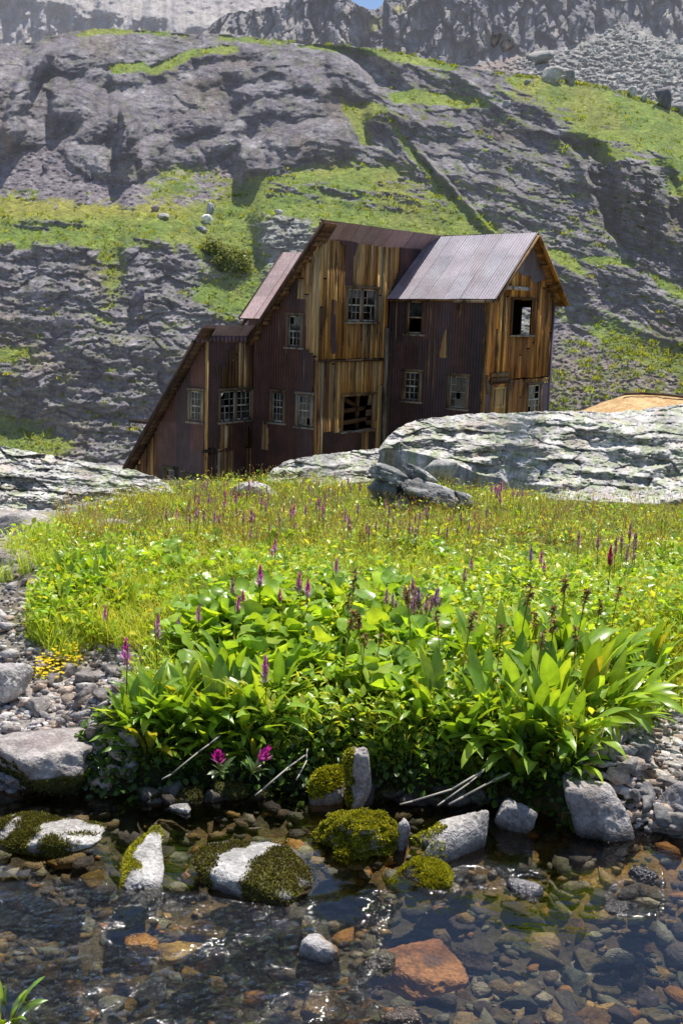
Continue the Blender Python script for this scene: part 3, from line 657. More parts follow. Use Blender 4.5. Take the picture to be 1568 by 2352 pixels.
# --- left walls
zr = lambda x: 4.62 + (x - .52) * 1.252    # underside of the main rake
corrugated('metal_siding', wM, [(-2.94, ZB), (-.01, ZB), (-.01, 4.2), (-2.94, zr(-2.94) - .12)], oM + [[tuple(t) for t in wM.uz([(736, 540), (703, 590), (690, 640), (682, 684), (703, 690), (704, 800), (719, 815), (719, 1100), (760, 1100), (760, 540)])], [tuple(t) for t in wM.uz([(604, 967), (619, 985), (618, 1032), (602, 1030)])]], 25, parent=mill)
boards('board_siding', wM, [(-2.9, ZB), (0, ZB), (0, 4.25), (-2.9, zr(-2.9) - .1)], oM, 5, parent=mill, breaks=(-.1,), cols=[(.23, .15, .08), (.18, .10, .05), (.26, .19, .11), (.12, .07, .035)])
R_out = [(-2.67, ZB), (-.01, ZB), (-.01, .42), (-2.67, .42)]
R_h = [[tuple(t) for t in wR.uz(p)] for p in ([(539, 784), (578, 782), (578, 893), (505, 893), (505, 848), (518, 842), (522, 806), (538, 803)], [(505, 972), (534, 974), (533, 1028), (504, 1028)], [(500, 1034), (534, 1032), (534, 1096), (495, 1096)], [(562, 980), (580, 985), (580, 1088), (562, 1085)])]
corrugated('metal_siding', wR, R_out, [oR] + R_h, 26, parent=mill, jag=.06)
boards('board_siding', wR, R_out, [oR], 7, parent=mill, breaks=(-3.7,), cols=[(.17, .095, .045), (.12, .06, .028), (.22, .13, .06), (.08, .045, .025), (.30, .22, .14)])
zl = lambda x: .42 + (x + 2.99) * 1.39
L_out = [(-7.3, ZB), (-2.94, ZB), (-2.94, .38), (-7.3, zl(-7.3) - .14)]
L_out = [(-7.2, ZB), (-2.95, ZB), (-2.95, .36), (-6.9, zl(-6.9) - .1), (-7.2, ZB + .3)]
corrugated('metal_siding', wL, L_out, oL + [[tuple(t) for t in wL.uz([(325, 900), (363, 960), (362, 1085), (362, 1160), (280, 1160), (280, 1050)])]], 27, parent=mill, base=(.072, .043, .040))
boards('board_siding', wL, L_out, oL, 8, parent=mill, cols=[(.30, .19, .08), (.22, .13, .055), (.14, .08, .04)])
# --- wing
S_out = [(0.02, ZB), (4.4, ZB), (4.4, 2.12), (0.02, 2.12)]
corrugated('metal_siding', wS, S_out, oS + [[tuple(t) for t in wS.uz([(1025, 745), (1026, 822), (1007, 822)])], [tuple(t) for t in wS.uz([(1052, 700), (1062, 702), (1060, 716), (1056, 735), (1052, 720)])], (4.24, 4.5, ZB, 3)], 28, parent=mill, base=(.058, .035, .038))
boards('board_siding', wS, [(.02, ZB), (4.4, ZB), (4.4, 2.1), (.02, 2.1)], oS, 9, parent=mill, cols=[(.28, .17, .07), (.2, .12, .05)])
GA = [(4.8, ZB), (10.2, ZB), (10.2, 2.2), (7.6, 4.62), (4.8, 2.25)]
boards('board_siding', wG, GA, [oG1, oGd, oG2], 10, parent=mill, wid=(.16, .3), cols=[(.26, .125, .038), (.17, .08, .026), (.32, .165, .05), (.11, .05, .02), (.42, .25, .085), (.22, .10, .034)], breaks=(-.9,))
corrugated('metal_siding', wG, [tuple(t) for t in wG.uz([(1236, 545), (1180, 622), (1193, 628), (1203, 634), (1214, 632), (1219, 644), (1226, 653), (1237, 645), (1252, 640), (1262, 625), (1258, 600)])], [], 29, parent=mill, base=(.12, .10, .115), du=.04, dz=.05)
corrugated('metal_siding', wG, [tuple(t) for t in wG.uz([(1240, 880), (1258, 878), (1256, 1000), (1240, 1000)])] , [], 30, parent=mill, base=(.14, .11, .14))
corrugated('metal_siding', wG, [(4.8, ZB), (6.7, ZB), (6.7, -1.0), (4.8, -1.0)], [(oGd[0] - .1, oGd[1] + .12, -9, oGd[3] + .1), (5.9, 6.6, -2, -.9)], 31, parent=mill, base=(.13, .10, .13))

# --- closed body behind the walls: back walls, inner floors (dark), so openings read as rooms
b = MB()
def slab(p, u, v, t): b.box(p, u, v, t)
hz = [wS.rect(1, 2, 1, 2)]
h0, h1, hz0, hz1 = 3.0, 3.42, .5, 1.9           # the opening in the wing's far wall
Y1 = 10.2
slab((4.4, Y1, ZB), (-(4.4 - h1), 0, 0), (0, 0, 2.1 - ZB), (0, .06, 0)); slab((h0, Y1, ZB), (-(h0 + 3.9), 0, 0), (0, 0, 2.1 - ZB), (0, .06, 0))
slab((h1, Y1, ZB), (-(h1 - h0), 0, 0), (0, 0, hz0 - ZB), (0, .06, 0)); slab((h1, Y1, hz1), (-(h1 - h0), 0, 0), (0, 0, 2.1 - hz1), (0, .06, 0))
slab((-3.9, 0, ZB), (0, Y1, 0), (0, 0, .4 - ZB), (-.06, 0, 0))                       # back of the main body
slab((-7.2, .0, ZB), (0, -2.6, 0), (0, 0, 1.6), (.06, 0, 0)); slab((-7.2, 0, ZB), (4.2, 0, 0), (0, 0, 2.2), (0, .06, 0))
b.add([(-.03, 10.15, ZB), (-.03, 10.15, 4.5), (-3.8, 10.15, -.7), (-3.8, 10.15, ZB)], [[0, 1, 2, 3]])
b.add([(4.35, 10.13, 2.05), (-.03, 10.13, 2.05), (-.03, 8., 4.3), (4.35, 8., 4.3)], [[0, 1, 2, 3]])
b.add([(-2.95, -.06, ZB), (-2.95, -.06, .25), (-6.9, -.06, -5.3), (-6.9, -.06, ZB)], [[0, 1, 2, 3]])
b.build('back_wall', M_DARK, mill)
b = MB(); 
for z in (-.35, -3.4): slab((-2.85, .1, z), (2.75, 0, 0), (0, 10., 0), (0, 0, .08))
slab((.2, 4.9, -.2), (4.1, 0, 0), (0, 5.2, 0), (0, 0, .08)); slab((.2, 4.9, -3.), (4.1, 0, 0), (0, 5.2, 0), (0, 0, .08)); slab((-7, -2.5, -2.9), (4., 0, 0), (0, 2.4, 0), (0, 0, .08))
b.V = [v * 1. for v in b.V]
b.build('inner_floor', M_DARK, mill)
b = MB()
for (p, q) in (((-.8, .9, -3.3), (-.8, .9, -.4)), ((-.8, 2.4, -3.3), (-.8, 2.4, -.4)), ((-.5, .2, -2.35), (-.5, 4.4, -2.2)), ((-.3, 1., -2.75), (-.35, 4.4, -2.6)), ((-.6, 3.6, -3.3), (-.6, 3.6, -.4)), ((-.7, 1.2, -1.2), (-.7, 4., -2.3))):
    b.beam(p, q, .14, .16, (.16, .095, .045))
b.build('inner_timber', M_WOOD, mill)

# --- roofs
def roof_slab(name, o, along, down, n, seed, base, lay=.75, thick=.05, rows=3, mat=None, nosag=False):
    """corrugated sheets laid on a slope; o = ridge corner; along = ridge vector; down = vector to the eave"""
    o, along, down, n = [np.array(t, float) for t in (o, along, down, n)]; r = np.random.default_rng(seed)
    la, ld = np.linalg.norm(along), np.linalg.norm(down); nu = int(la / .03); nv = 24 * rows // 2
    U, Vv = np.meshgrid(np.linspace(0, 1, nu), np.linspace(0, 1, nv))
    si = (U * la / lay).astype(int); ri = np.minimum((Vv * rows + .04 * ((si % 3) - 1)).astype(int), rows - 1); key = (si * 11 + ri * 5) % 61
    tint = r.uniform(.84, 1.14, 61)[key]; hue = r.uniform(-.02, .02, 61)[key]
    fr = np.abs((U * la / lay) % 1 - .0); seam = (fr < .045) | (np.abs(Vv * rows - np.round(Vv * rows)) < .02) & (Vv > .05) & (Vv < .95)
    h = .013 * np.sin(2 * pi * U * la / .115) + r.uniform(0, .012, 61)[key] + .02 * noise(U * la * .8, Vv * ld * .8, seed)
    P = o + U[..., None] * along + Vv[..., None] * down + h[..., None] * n
    C = np.array(base) * tint[..., None]; C[..., 0] += hue; C = C * np.where(seam, .42, 1.)[..., None]
    C = mixc(C, np.array(base) * [.7, .5, .45], +.35 * sstep(.15, .5, fbm(U * la * .9, Vv * ld * .5, seed + 4.)))
    Q = grid_quads(nv, nu); nn = np.cross(P[0, 1] - P[0, 0], P[1, 0] - P[0, 0])
    if nn @ n < 0: Q = Q[:, ::-1]
    ob = add_obj(name, make_mesh(name, P.reshape(-1, 3), Q, np.clip(C, .01, 1).reshape(-1, 3)), mat or M_ROOF, mill)
    return ob
def soffit(o, along, down, n, seed, parent, c=(.17, .095, .045), gap=.06):
    """board deck and rafter ends under a roof sheet"""
    o, along, down, n = [np.array(t, float) for t in (o, along, down, n)]; r = np.random.default_rng(seed); b = MB(); ld = np.linalg.norm(down); k = int(ld / .2)
    for i in range(k):
        b.box(o + down * (i / k) - n * (gap + .03), along, down / k * .96, n * .025, np.array(c) * r.uniform(.6, 1.4))
    return b.build('roof_deck', M_WOOD, parent)
LIL = (.305, .27, .31); s1 = sin(pi / 4)
# wing roof: front slope then back slope
rz, ry, e1, ez1, e2, ez2 = 4.72, 7.62, 4.45, 2.14, 10.75, 2.05
tip = 4.82
nF = np.array([0, -(rz - ez1), (ry - e1)]); nF = np.array([0, -(rz - ez1), ry - e1]); nF = nF / np.linalg.norm(nF)
nB = np.array([0, rz - ez2, e2 - ry]); nB = nB / np.linalg.norm(nB)
# keep the shape of a pitched roof whose upper end dies into the tower wall
wr = roof_slab('roof', (tip, ry, rz), (-tip + .05, 0, -.1), (0, e1 - ry, ez1 - rz), nF, 41, LIL, rows=3)
soffit((tip - .03, ry, rz - .02), (-tip + .1, 0, -.1), (0, e1 - ry, ez1 - rz), nF, 42, wr, (.26, .14, .055))
wb = roof_slab('roof', (tip, ry + .02, rz), (-8.5, 0, -.1), (0, e2 - ry, ez2 - rz), nB, 43, (.30, .24, .28), rows=3)
soffit((tip - .03, ry + .02, rz - .02), (-tip + .1, 0, -.1), (0, e2 - ry, ez2 - rz), nB, 44, wb, (.2, .11, .045))
b = MB()
b.beam((tip + .02, ry, rz - .1), (tip + .02, e1 + .05, ez1 - .08), .05, .13, (.25, .15, .07), (0, 1, 1)); b.beam((tip + .02, ry + .02, rz - .14), (tip + .02, e2 - .12, ez2 - .02), .06, .2, (.36, .19, .055), (0, -1, 1))
for yy in (5.2, 6.1, 8.8, 9.7): 
    zz = (rz + (yy - ry) * (rz - ez1) / (ry - e1)) if yy < ry else rz - (yy - ry) * (rz - ez2) / (e2 - ry)
    b.beam((4.42, yy, zz - .2), (tip, yy, zz - .2), .09, .12, (.26, .145, .05))
b.beam((tip - .05, e1 + .07, ez1 - .1), (3., e1 + .07, ez1 - .12), .05, .1, (.33, .26, .17))
b.build('gable_trim', M_WOOD, mill)
# main rake roof (slopes back and left), annex roof
nM = np.array([-1.252, 0, 1.]); nM /= np.linalg.norm(nM)
mr = roof_slab('roof', (.52, -.42, 4.66), (0, 11.2, 0), (-4.4, 0, -4.4 * 1.252), nM, 45, (.34, .25, .26), rows=3)
soffit((.5, -.40, 4.62), (0, .75, 0), (-4.35, 0, -4.35 * 1.252), nM, 46, mr, (.16, .09, .045))
b = MB(); b.beam((.50, -.43, 4.56), (-3.85, -.43, 4.56 - 4.35 * 1.252), .05, .16, (.07, .04, .025), (-1, 0, 1))
for k in range(9):
    x = .1 - k * .45; b.beam((x, -.38, zr(x) - .26), (x, .02, zr(x) - .26), .09, .12, (.2, .11, .045))
b.build('rake_board', M_WOOD, mr)
nA = np.array([-1.39, 0, 1.]); nA /= np.linalg.norm(nA)
ar = roof_slab('roof', (-2.6, -3.2, .95 - .04), (0, 3.1, 0), (-4.7, 0, -4.7 * 1.39), nA, 47, (.34, .25, .26), rows=3)
soffit((-2.64, -3.18, .86), (0, .62, 0), (-4.6, 0, -4.6 * 1.39), nA, 48, ar, (.10, .06, .035))
b = MB(); b.beam((-2.99, -3.21, .33), (-7.2, -3.21, .33 - 4.21 * 1.39), .05, .15, (.05, .035, .025), (-1, 0, 1)); b.build('rake_board', M_WOOD, ar)
# folded metal strip over the annex front edge
b = MB()
for k in range(15):
    u = -3.2 + k * .215; zt = .28 + .04 * noise(k * .8, 4.); b.box(wR.pt(u, zt, .05 + .015 * noise(k, 1.)), wR.u * .214, wR.n * .02, np.array([0, 0, .53 + .02 * noise(k * .9, 8.) - zt]), np.array([.13, .085, .1]) * random.uniform(.7, 1.3))
    b.box(wR.pt(u, .5, -.4), wR.u * .214, wR.n * .46, np.array([0, 0, .02]), np.array([.33, .27, .29]) * random.uniform(.7, 1.2))
b.build('ridge_flashing', M_ROOF, mill)
# rear cross roof
pe0, pe1 = (-6.25, 2.9, 1.12), (-4.4, 2.9, 1.14)
nRr = np.array([0, -2.78, 2.75]); nRr /= np.linalg.norm(nRr)
rr = roof_slab('roof', (-6.1, 5.7, 3.92), (3.6, 0, 0), (0, -2.8, -2.8), nRr, 49, (.50, .36, .34), rows=3)
soffit((-6.1, 5.68, 3.9), (3.0, 0, 0), (0, -2.75, -2.75), nRr, 50, rr)
b = MB(); b.beam((-6.12, 5.7, 3.86), (-6.12, 2.92, 1.08), .05, .13, (.09, .055, .03), (0, -1, 1)); b.build('rake_board', M_WOOD, rr)
wB = Wall((0, 3.3, 0), (1, 0, 0), (0, -1, 0)); corrugated('metal_siding', wB, [(-5.9, -3), (-2.9, -3), (-2.9, 1.42), (-5.9, 1.42)], [], 32, parent=mill)
wE = Wall((-5.9, 0, 0), (0, 1, 0), (-1, 0, 0)); corrugated('metal_siding', wE, [(3.3, -3), (8.2, -3), (8.2, 1.4), (5.7, 3.85), (3.3, 1.45)], [], 33, parent=mill)
b = MB(); b.beam((-5.9, 3.2, .62), (-7.5, 3.2, -1.), .1, .14, (.09, .055, .035)); b.beam((-5.9, 3.25, 1.2), (-7.4, 3.25, -.3), .1, .12, (.12, .075, .04)); b.build('brace', M_WOOD, mill)

# --- windows, door, trims
window(wT, oT1, 3, 4, 61, missing=.35, double=True, label='broken double window high in the board wall')
window(wT, oT2, 0, 0, 62, frame=(.30, .2, .1), munt=(.25, .16, .08), missing=1., glass=False, cross=False, label='open glassless window hole with timbers behind')
window(wM, oM[0], 3, 4, 63, missing=.3, label='tall window half broken out under the rake'); window(wM, oM[1], 3, 4, 64); window(wM, oM[2], 3, 4, 65, frame=GREYW)
window(wR, oR, 3, 4, 66, missing=.15, double=True, label='paired window over torn siding')
window(wL, oL[0], 3, 4, 67, frame=(.24, .2, .13)); window(wL, oL[1], 2, 3, 68, frame=(.13, .14, .07)); window(wL, oL[2], 2, 3, 69, frame=(.13, .14, .07))
window(wS, oS[0], 1, 2, 70, frame=(.13, .075, .045), munt=(.34, .27, .19), missing=.5); window(wS, oS[1], 3, 4, 71, munt=(.55, .55, .5)); window(wS, oS[2], 3, 4, 72, munt=(.4, .41, .36), label='window with most panes whole')
window(wG, oG1, 0, 0, 73, frame=(.12, .065, .03), missing=1, glass=False, cross=False, label='empty window hole open to the slope behind')
window(wG, oG2, 3, 4, 74, munt=(.55, .52, .46), missing=.1)
b = MB(); u0, u1, z0, z1 = oGd
b.box(wG.pt(u0, z0, -.05), wG.u * (u1 - u0), np.array([0, 0, z1 - z0]), wG.n * .04, (.48, .33, .13))
for (a, e, za, zb) in ((0, .12, 0, 1), (.88, 1, 0, 1), (.122, .878, .93, 1), (.122, .878, .45, .53)):
    b.box(wG.pt(lerp(u0, u1, a), lerp(z0, z1, za), -.008), wG.u * (u1 - u0) * (e - a), np.array([0, 0, (z1 - z0) * (zb - za)]), wG.n * .03, (.55, .39, .16))
door = b.build('door', M_WOOD, mill)
b = MB(); b.box(wG.pt(u0 - .1, z0, -.05), wG.u * .095, np.array([0, 0, z1 - z0 + .1]), wG.n * .13, (.3, .18, .07)); b.box(wG.pt(u1 + .005, z0, -.05), wG.u * .095, np.array([0, 0, z1 - z0 + .1]), wG.n * .13, (.2, .12, .05)); b.box(wG.pt(u0 - .15, z1 + .105, -.05), wG.u * (u1 - u0 + .3), np.array([0, 0, .12]), wG.n * .16, (.1, .06, .03))
b.build('door_frame', M_WOOD, door)
b = MB(); p0 = wT.pt(4.55, ZB, .12); b.beam(p0, wT.pt(4.5, .93, .12), .17, .15, (.26, .22, .16)); b.beam(wT.pt(4.75, ZB, .1), wT.pt(4.72, .8, .1), .13, .1, (.14, .1, .07)); b.build('corner_post', M_WOOD, mill)
b = MB()
b.beam(wT.pt(.02, -.28, .04), wT.pt(4.7, -.32, .04), .05, .07, (.08, .05, .03)); b.build('belt_board', M_WOOD, mill)
b = MB(); q = wG.uz([(1152, 665), (1206, 667)]); b.box(wG.pt(q[0, 0], q[0, 1], .04), wG.u * (q[1, 0] - q[0, 0]), wG.n * .2, np.array([0, 0, .14]), (.42, .40, .36)); b.build('canopy_board', M_WOOD, mill)
b = MB(); q = wG.uz([(1122, 866), (1164, 866)]); b.box(wG.pt(q[0, 0], q[0, 1], .05), wG.u * (q[1, 0] - q[0, 0]), wG.n * .06, np.array([0, 0, .14]), (.2, .13, .07)); b.box(wG.pt(q[0, 0] + .04, q[0, 1] - .26, .05), wG.u * (q[1, 0] - q[0, 0] - .08), wG.n * .06, np.array([0, 0, .22]), (.13, .08, .045))
q = wG.uz([(1112, 862), (1112, 905)]); b.beam(wG.pt(q[0, 0], q[0, 1], .1), wG.pt(q[1, 0] + .1, q[1, 1], .08), .1, .06, (.12, .09, .07)); b.build('cross_board', M_WOOD, mill)
b = MB(); q = wR.uz([(462, 1040), (488, 1036)]); b.box(wR.pt(q[0, 0], q[0, 1], .04), wR.u * (q[1, 0] - q[0, 0]), wR.n * .12, np.array([0, 0, .1]), (.03, .025, .025)); b.box(wR.pt(q[0, 0] + .35, q[0, 1] - .1, .04), wR.u * .2, wR.n * .16, np.array([0, 0, .24]), (.035, .03, .03)); b.build('bracket', M_DARK, mill)
q = wG.uz([(1257, 890)])[0]; b = MB(); b.beam((4.4, 10.3, q[1] + .1), (3.9, 11.6, -3.4), .04, .04, (.12, .09, .06)); b.build('brace', M_WOOD, mill)
wall_far = Wall((0, 10.26, 0), (1, 0, 0), (0, 1, 0)); corrugated('metal_siding', wall_far, [(-3.9, ZB), (4.4, ZB), (4.4, 2.1), (-3.9, 2.1)], [(h0, h1, hz0, hz1)], 34, parent=mill, base=(.13, .09, .11))
# corner strip where the gable meets the far wall
b = MB(); b.box((4.42, 10.2, ZB), (0, .14, 0), (.05, 0, 0), (0, 0, 2.1 - ZB), (.10, .085, .11)); b.build('corner_trim', M_METAL, mill)
# ================================================================ near ground, stream, rocks
EDGE = np.array([at_z(np.array(px), np.array(py), 0.)for px, py in [(-500, 1850), (-200, 1840), (0, 1822), (190, 1815), (250, 1838), (340, 1830), (430, 1815), (560, 1822), (700, 1830), (800, 1828), (930, 1842), (1110, 1850), (1230, 1862), (1300, 1900), (1450, 1905), (1568, 1930), (1900, 1950)]])
def edge_y(x): return np.interp(x, EDGE[:, 0], EDGE[:, 1]) + .03 * noise(np.asarray(x) * 4., .5)
def gz(x, y):
    x = np.asarray(x, float); y = np.asarray(y, float); t = y - edge_y(x)
    far = sstep(.7, 1.6, t); x0 = x; x = x + .13 * noise(x * 2.2 + 3., y * 2.6, 4.) + .07 * noise(x * 6., y * 6., 8.)
    cm = lerp(sstep(-1.02, -.68, x) * (1 - sstep(.86, 1.12, x)), sstep(-1.9 - .12 * (y - 5), -1.25 - .08 * (y - 5), x), far)
    zm = (.20 * sstep(0, .16, t) + .10 * sstep(.1, .9, t)) - .335 * sstep(5.2, 10.2, y) + .03 * fbm(x * 1.1, y * 1.1, 2., 3)
    zs = .02 + .085 * np.clip(t, 0, 3) ** .8 + .05 * fbm(x * 1.7, y * 1.7, 5., 3) * sstep(0, .5, t)
    zs = zs * (1 - .6 * sstep(7, 11, y))
    z = lerp(zs, zm, cm)
    bed = -.05 - .16 * sstep(0, .5, -t) - .03 * sstep(.2, 1., -t) * sstep(-.1, .5, x0) + .03 * fbm(x * 3., y * 3., 9., 3)
    z = np.where(t < 0, bed, z * sstep(-.001, .05, t) + bed * (1 - sstep(-.001, .05, t)))
    z = z - .42 * np.clip(y - 10.8, 0, 12) - .0
    z = np.where(y > 22.8, -5.0 - .05 * np.clip(y - 22.8, 0, 80), z)
    return z
_tx = np.arange(-7, 7.01, .035); _ty = np.arange(1.2, 13.2, .025); _TZ = gz(*np.meshgrid(_tx, _ty))
def gzf(x, y):
    fx = np.clip((x + 7) / .035, 0, len(_tx) - 1.001); fy = np.clip((y - 1.2) / .025, 0, len(_ty) - 1.001); ix, iy = fx.astype(int), fy.astype(int); a, b = fx - ix, fy - iy
    return (_TZ[iy, ix] * (1 - a) + _TZ[iy, ix + 1] * a) * (1 - b) + (_TZ[iy + 1, ix] * (1 - a) + _TZ[iy + 1, ix + 1] * a) * b
def ground_at(px, py, lift=0.):
    """where the sight line of a survey mark meets the ground"""
    px = np.atleast_1d(np.asarray(px, float)); py = np.atleast_1d(np.asarray(py, float)); v = ray(px, py)
    ys = np.concatenate([np.arange(1.6, 6, .02), np.arange(6, 13, .05)]); t = ys[None] / v[:, 1:2]
    X = v[:, 0:1] * t; Zr = EYE[2] + v[:, 2:3] * t; hit = Zr <= gzf(X, np.broadcast_to(ys, X.shape)) + lift
    k = np.where(hit.any(1), hit.argmax(1), len(ys) - 1); i = np.arange(len(px))
    return np.stack([X[i, k], ys[k], gz(X[i, k], ys[k])], 1)

def mat_soil():
    t = NT('meadow_soil'); P = t.obj(); c = t.attr(); n1 = t.noise(P, 9, 5, .65); n2 = t.noise(P, 60, 4, .7)
    c = t.mix(c, t.mix(c, t.ramp(n1, [(.3, .55), (.5, 1.), (.7, 1.5)]), 1., 'MULTIPLY'), .8); c = t.mix(c, t.mix(c, t.ramp(n2, [(.3, .5), (.5, 1.), (.7, 1.5)]), 1., 'MULTIPLY'), .8)
    return t.done(t.pbsdf(c, .9, t.bump(t.math('ADD', n1, n2), .6, .02), .2))
M_SOIL = mat_soil()
ys = np.concatenate([np.arange(.9, 5, .03), np.geomspace(5, 13, 90), np.array([14, 16, 19, 23, 30, 45, 70.])])
az_ = np.linspace(-.9, .9, 440)
GX = np.tan(az_)[None] * ys[:, None]; GX = GX * (1 + .0 * GX); GY = np.broadcast_to(ys[:, None], GX.shape); GZ = gz(GX, GY) + .012 * fbm(GX * 9, GY * 9, 1., 3) * (GY < 13)
tE = GY - edge_y(GX)
c0 = mixc((.085, .075, .04), (.10, .105, .03), sstep(-.3, .3, fbm(GX * 2, GY * 2, 3.)))
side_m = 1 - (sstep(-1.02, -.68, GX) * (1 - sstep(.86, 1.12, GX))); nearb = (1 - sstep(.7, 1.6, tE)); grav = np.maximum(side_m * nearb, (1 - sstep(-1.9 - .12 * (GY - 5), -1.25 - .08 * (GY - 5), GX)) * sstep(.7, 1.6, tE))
c0 = mixc(c0, (.36, .32, .29), grav); under = (1 - nearb * 0) * (1 - grav) * sstep(0, .02, tE) * (1 - sstep(.12, .3, tE)); c0 = mixc(c0, (.03, .035, .012), under)  # bank face painted dark, standing in for shade below the overhang
bedc = mixc((.085, .068, .042), (.28, .16, .04), sstep(-.42, -.08, tE) * sstep(-.2, .2, GX + .4 * fbm(GX * 3, GY * 3, 3.3, 3)) + .35 * sstep(.1, .4, fbm(GX * 4, GY * 4, 7.3, 3)) * (1 - sstep(-.1, .2, GX))); bedc = np.clip(bedc, 0, 1)
c0 = mixc(bedc.reshape(-1, 3).reshape(c0.shape), c0.reshape(-1, 3).reshape(c0.shape), sstep(-.02, .05, tE))
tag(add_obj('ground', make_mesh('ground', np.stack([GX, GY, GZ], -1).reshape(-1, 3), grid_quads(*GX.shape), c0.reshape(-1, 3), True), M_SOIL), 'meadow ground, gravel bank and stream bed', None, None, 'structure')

# ---------------------------------------------------------------- rock maker
def _ico(s):
    bm = bmesh.new(); bmesh.ops.create_icosphere(bm, subdivisions=s, radius=1.); bm.verts.ensure_lookup_table()
    V = np.array([v.co[:] for v in bm.verts]); F = np.array([[v.index for v in f.verts] for f in bm.faces]); bm.free(); return V, F
ICO = {s: _ico(s) for s in (1, 2, 3, 4, 5, 6)}
def rock_shape(seed, sub=5, facets=12, rough=.10, lay=0., sharp=9., flat=0., bed=0):
    r = np.random.default_rng(seed); D, F = ICO[sub]; N = r.normal(size=(facets, 3)); N /= np.linalg.norm(N, axis=1)[:, None]
    N = np.concatenate([N, [[0, 0, 1], [0, 0, -1]]]); d = np.concatenate([r.uniform(.62, 1., facets), [.75, .8]])
    dots = np.maximum(D @ N.T, .02) / d; rad = 1 / (np.sum(dots ** sharp, 1) ** (1 / sharp))
    P = D * rad[:, None]; s = seed * 3.1
    n = fbm(P[:, 0] * 1.6, P[:, 1] * 1.6, P[:, 2] * 1.6 + s, 5, .55)
    if lay: n = n + lay * ridged(P[:, 0] * .8, P[:, 1] * .8, P[:, 2] * 5. + s, 3)
    m = ridged(P[:, 0] * 3, P[:, 1] * 3, P[:, 2] * 3 + s, 3)
    P = P + D * (rough * n + rough * .35 * m)[:, None]
    if bed:   # blocky bedding: each tilted layer is set in or out, and broken along joints
        h = P[:, 2] + .35 * P[:, 0] + .12 * fbm(P[:, 0] * 1.5, P[:, 1] * 1.5, s, 3); k = np.floor(h * bed); j = np.floor((P[:, 0] * 1.0 + .5 * P[:, 1] + .25 * k + .1 * n) * 1.6)
        hsh = np.sin(k * 12.9898 + j * 78.233 + s) * 43758.5453; hsh = hsh - np.floor(hsh); fr = h * bed - k
        P = P * (1 + .34 * (hsh - .5) - .13 * (np.minimum(fr, 1 - fr) < .10))[:, None]
    lo, hi = P.min(0), P.max(0); P = (P - (lo + hi) / 2) / ((hi - lo) / 2)
    return P, F
def vnormals(P, F):
    fn = np.cross(P[F[:, 1]] - P[F[:, 0]], P[F[:, 2]] - P[F[:, 0]]); N = np.zeros_like(P)
    for k in range(3): np.add.at(N, F[:, k], fn)
    return N / (np.linalg.norm(N, axis=1)[:, None] + 1e-9)
M_ROCK = mat_rock('pale_rock', 1.0, .8); M_WET = mat_rock('wet_rock', 1.2, .9, .22, .6); M_OUT = mat_rock('outcrop_rock', .45, .55); 
M_MOSS = mat_leaf('moss_surface', .25, .6, .2, (1.3, 1.2, .5))
def moss_tufts(P, F, w, n, size, seed, cols):
    """little upright blades scattered over the mossy faces of a rock"""
    r = np.random.default_rng(seed); A = np.linalg.norm(np.cross(P[F[:, 1]] - P[F[:, 0]], P[F[:, 2]] - P[F[:, 0]]), axis=1) * w[F].mean(1)
    if A.sum() <= 0: return None
    k = r.choice(len(F), n, p=A / A.sum()); a, b = r.random((2, n, 1)); fl = a + b > 1; a = np.where(fl, 1 - a, a); b = np.where(fl, 1 - b, b)
    p = P[F[k, 0]] * (1 - a - b) + P[F[k, 1]] * a + P[F[k, 2]] * b; N = vnormals(P, F); nn = N[F[k, 0]]
    return blades(p, nn + r.normal(size=(n, 3)) * .45, size * r.uniform(.5, 1.3, n), size * .38, r, cols)
def blades(p, d, L, W, r, cols):
    n = len(p); d = d / np.linalg.norm(d, axis=1)[:, None]; q = r.normal(size=(n, 3)); s = np.cross(d, q); s /= np.linalg.norm(s, axis=1)[:, None]
    L = np.broadcast_to(L, n)[:, None]; V = np.stack([p - s * W, p + s * W, p + d * L], 1).reshape(-1, 3)
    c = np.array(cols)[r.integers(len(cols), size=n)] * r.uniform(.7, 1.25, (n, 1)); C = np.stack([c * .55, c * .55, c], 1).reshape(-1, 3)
    return V, np.arange(3 * n).reshape(-1, 3), C
MOSSC = [(.58, .54, .03), (.42, .44, .03), (.70, .62, .03), (.26, .28, .025)]
DMOSS = [(.10, .10, .02), (.06, .065, .02), (.16, .14, .03), (.07, .055, .03)]
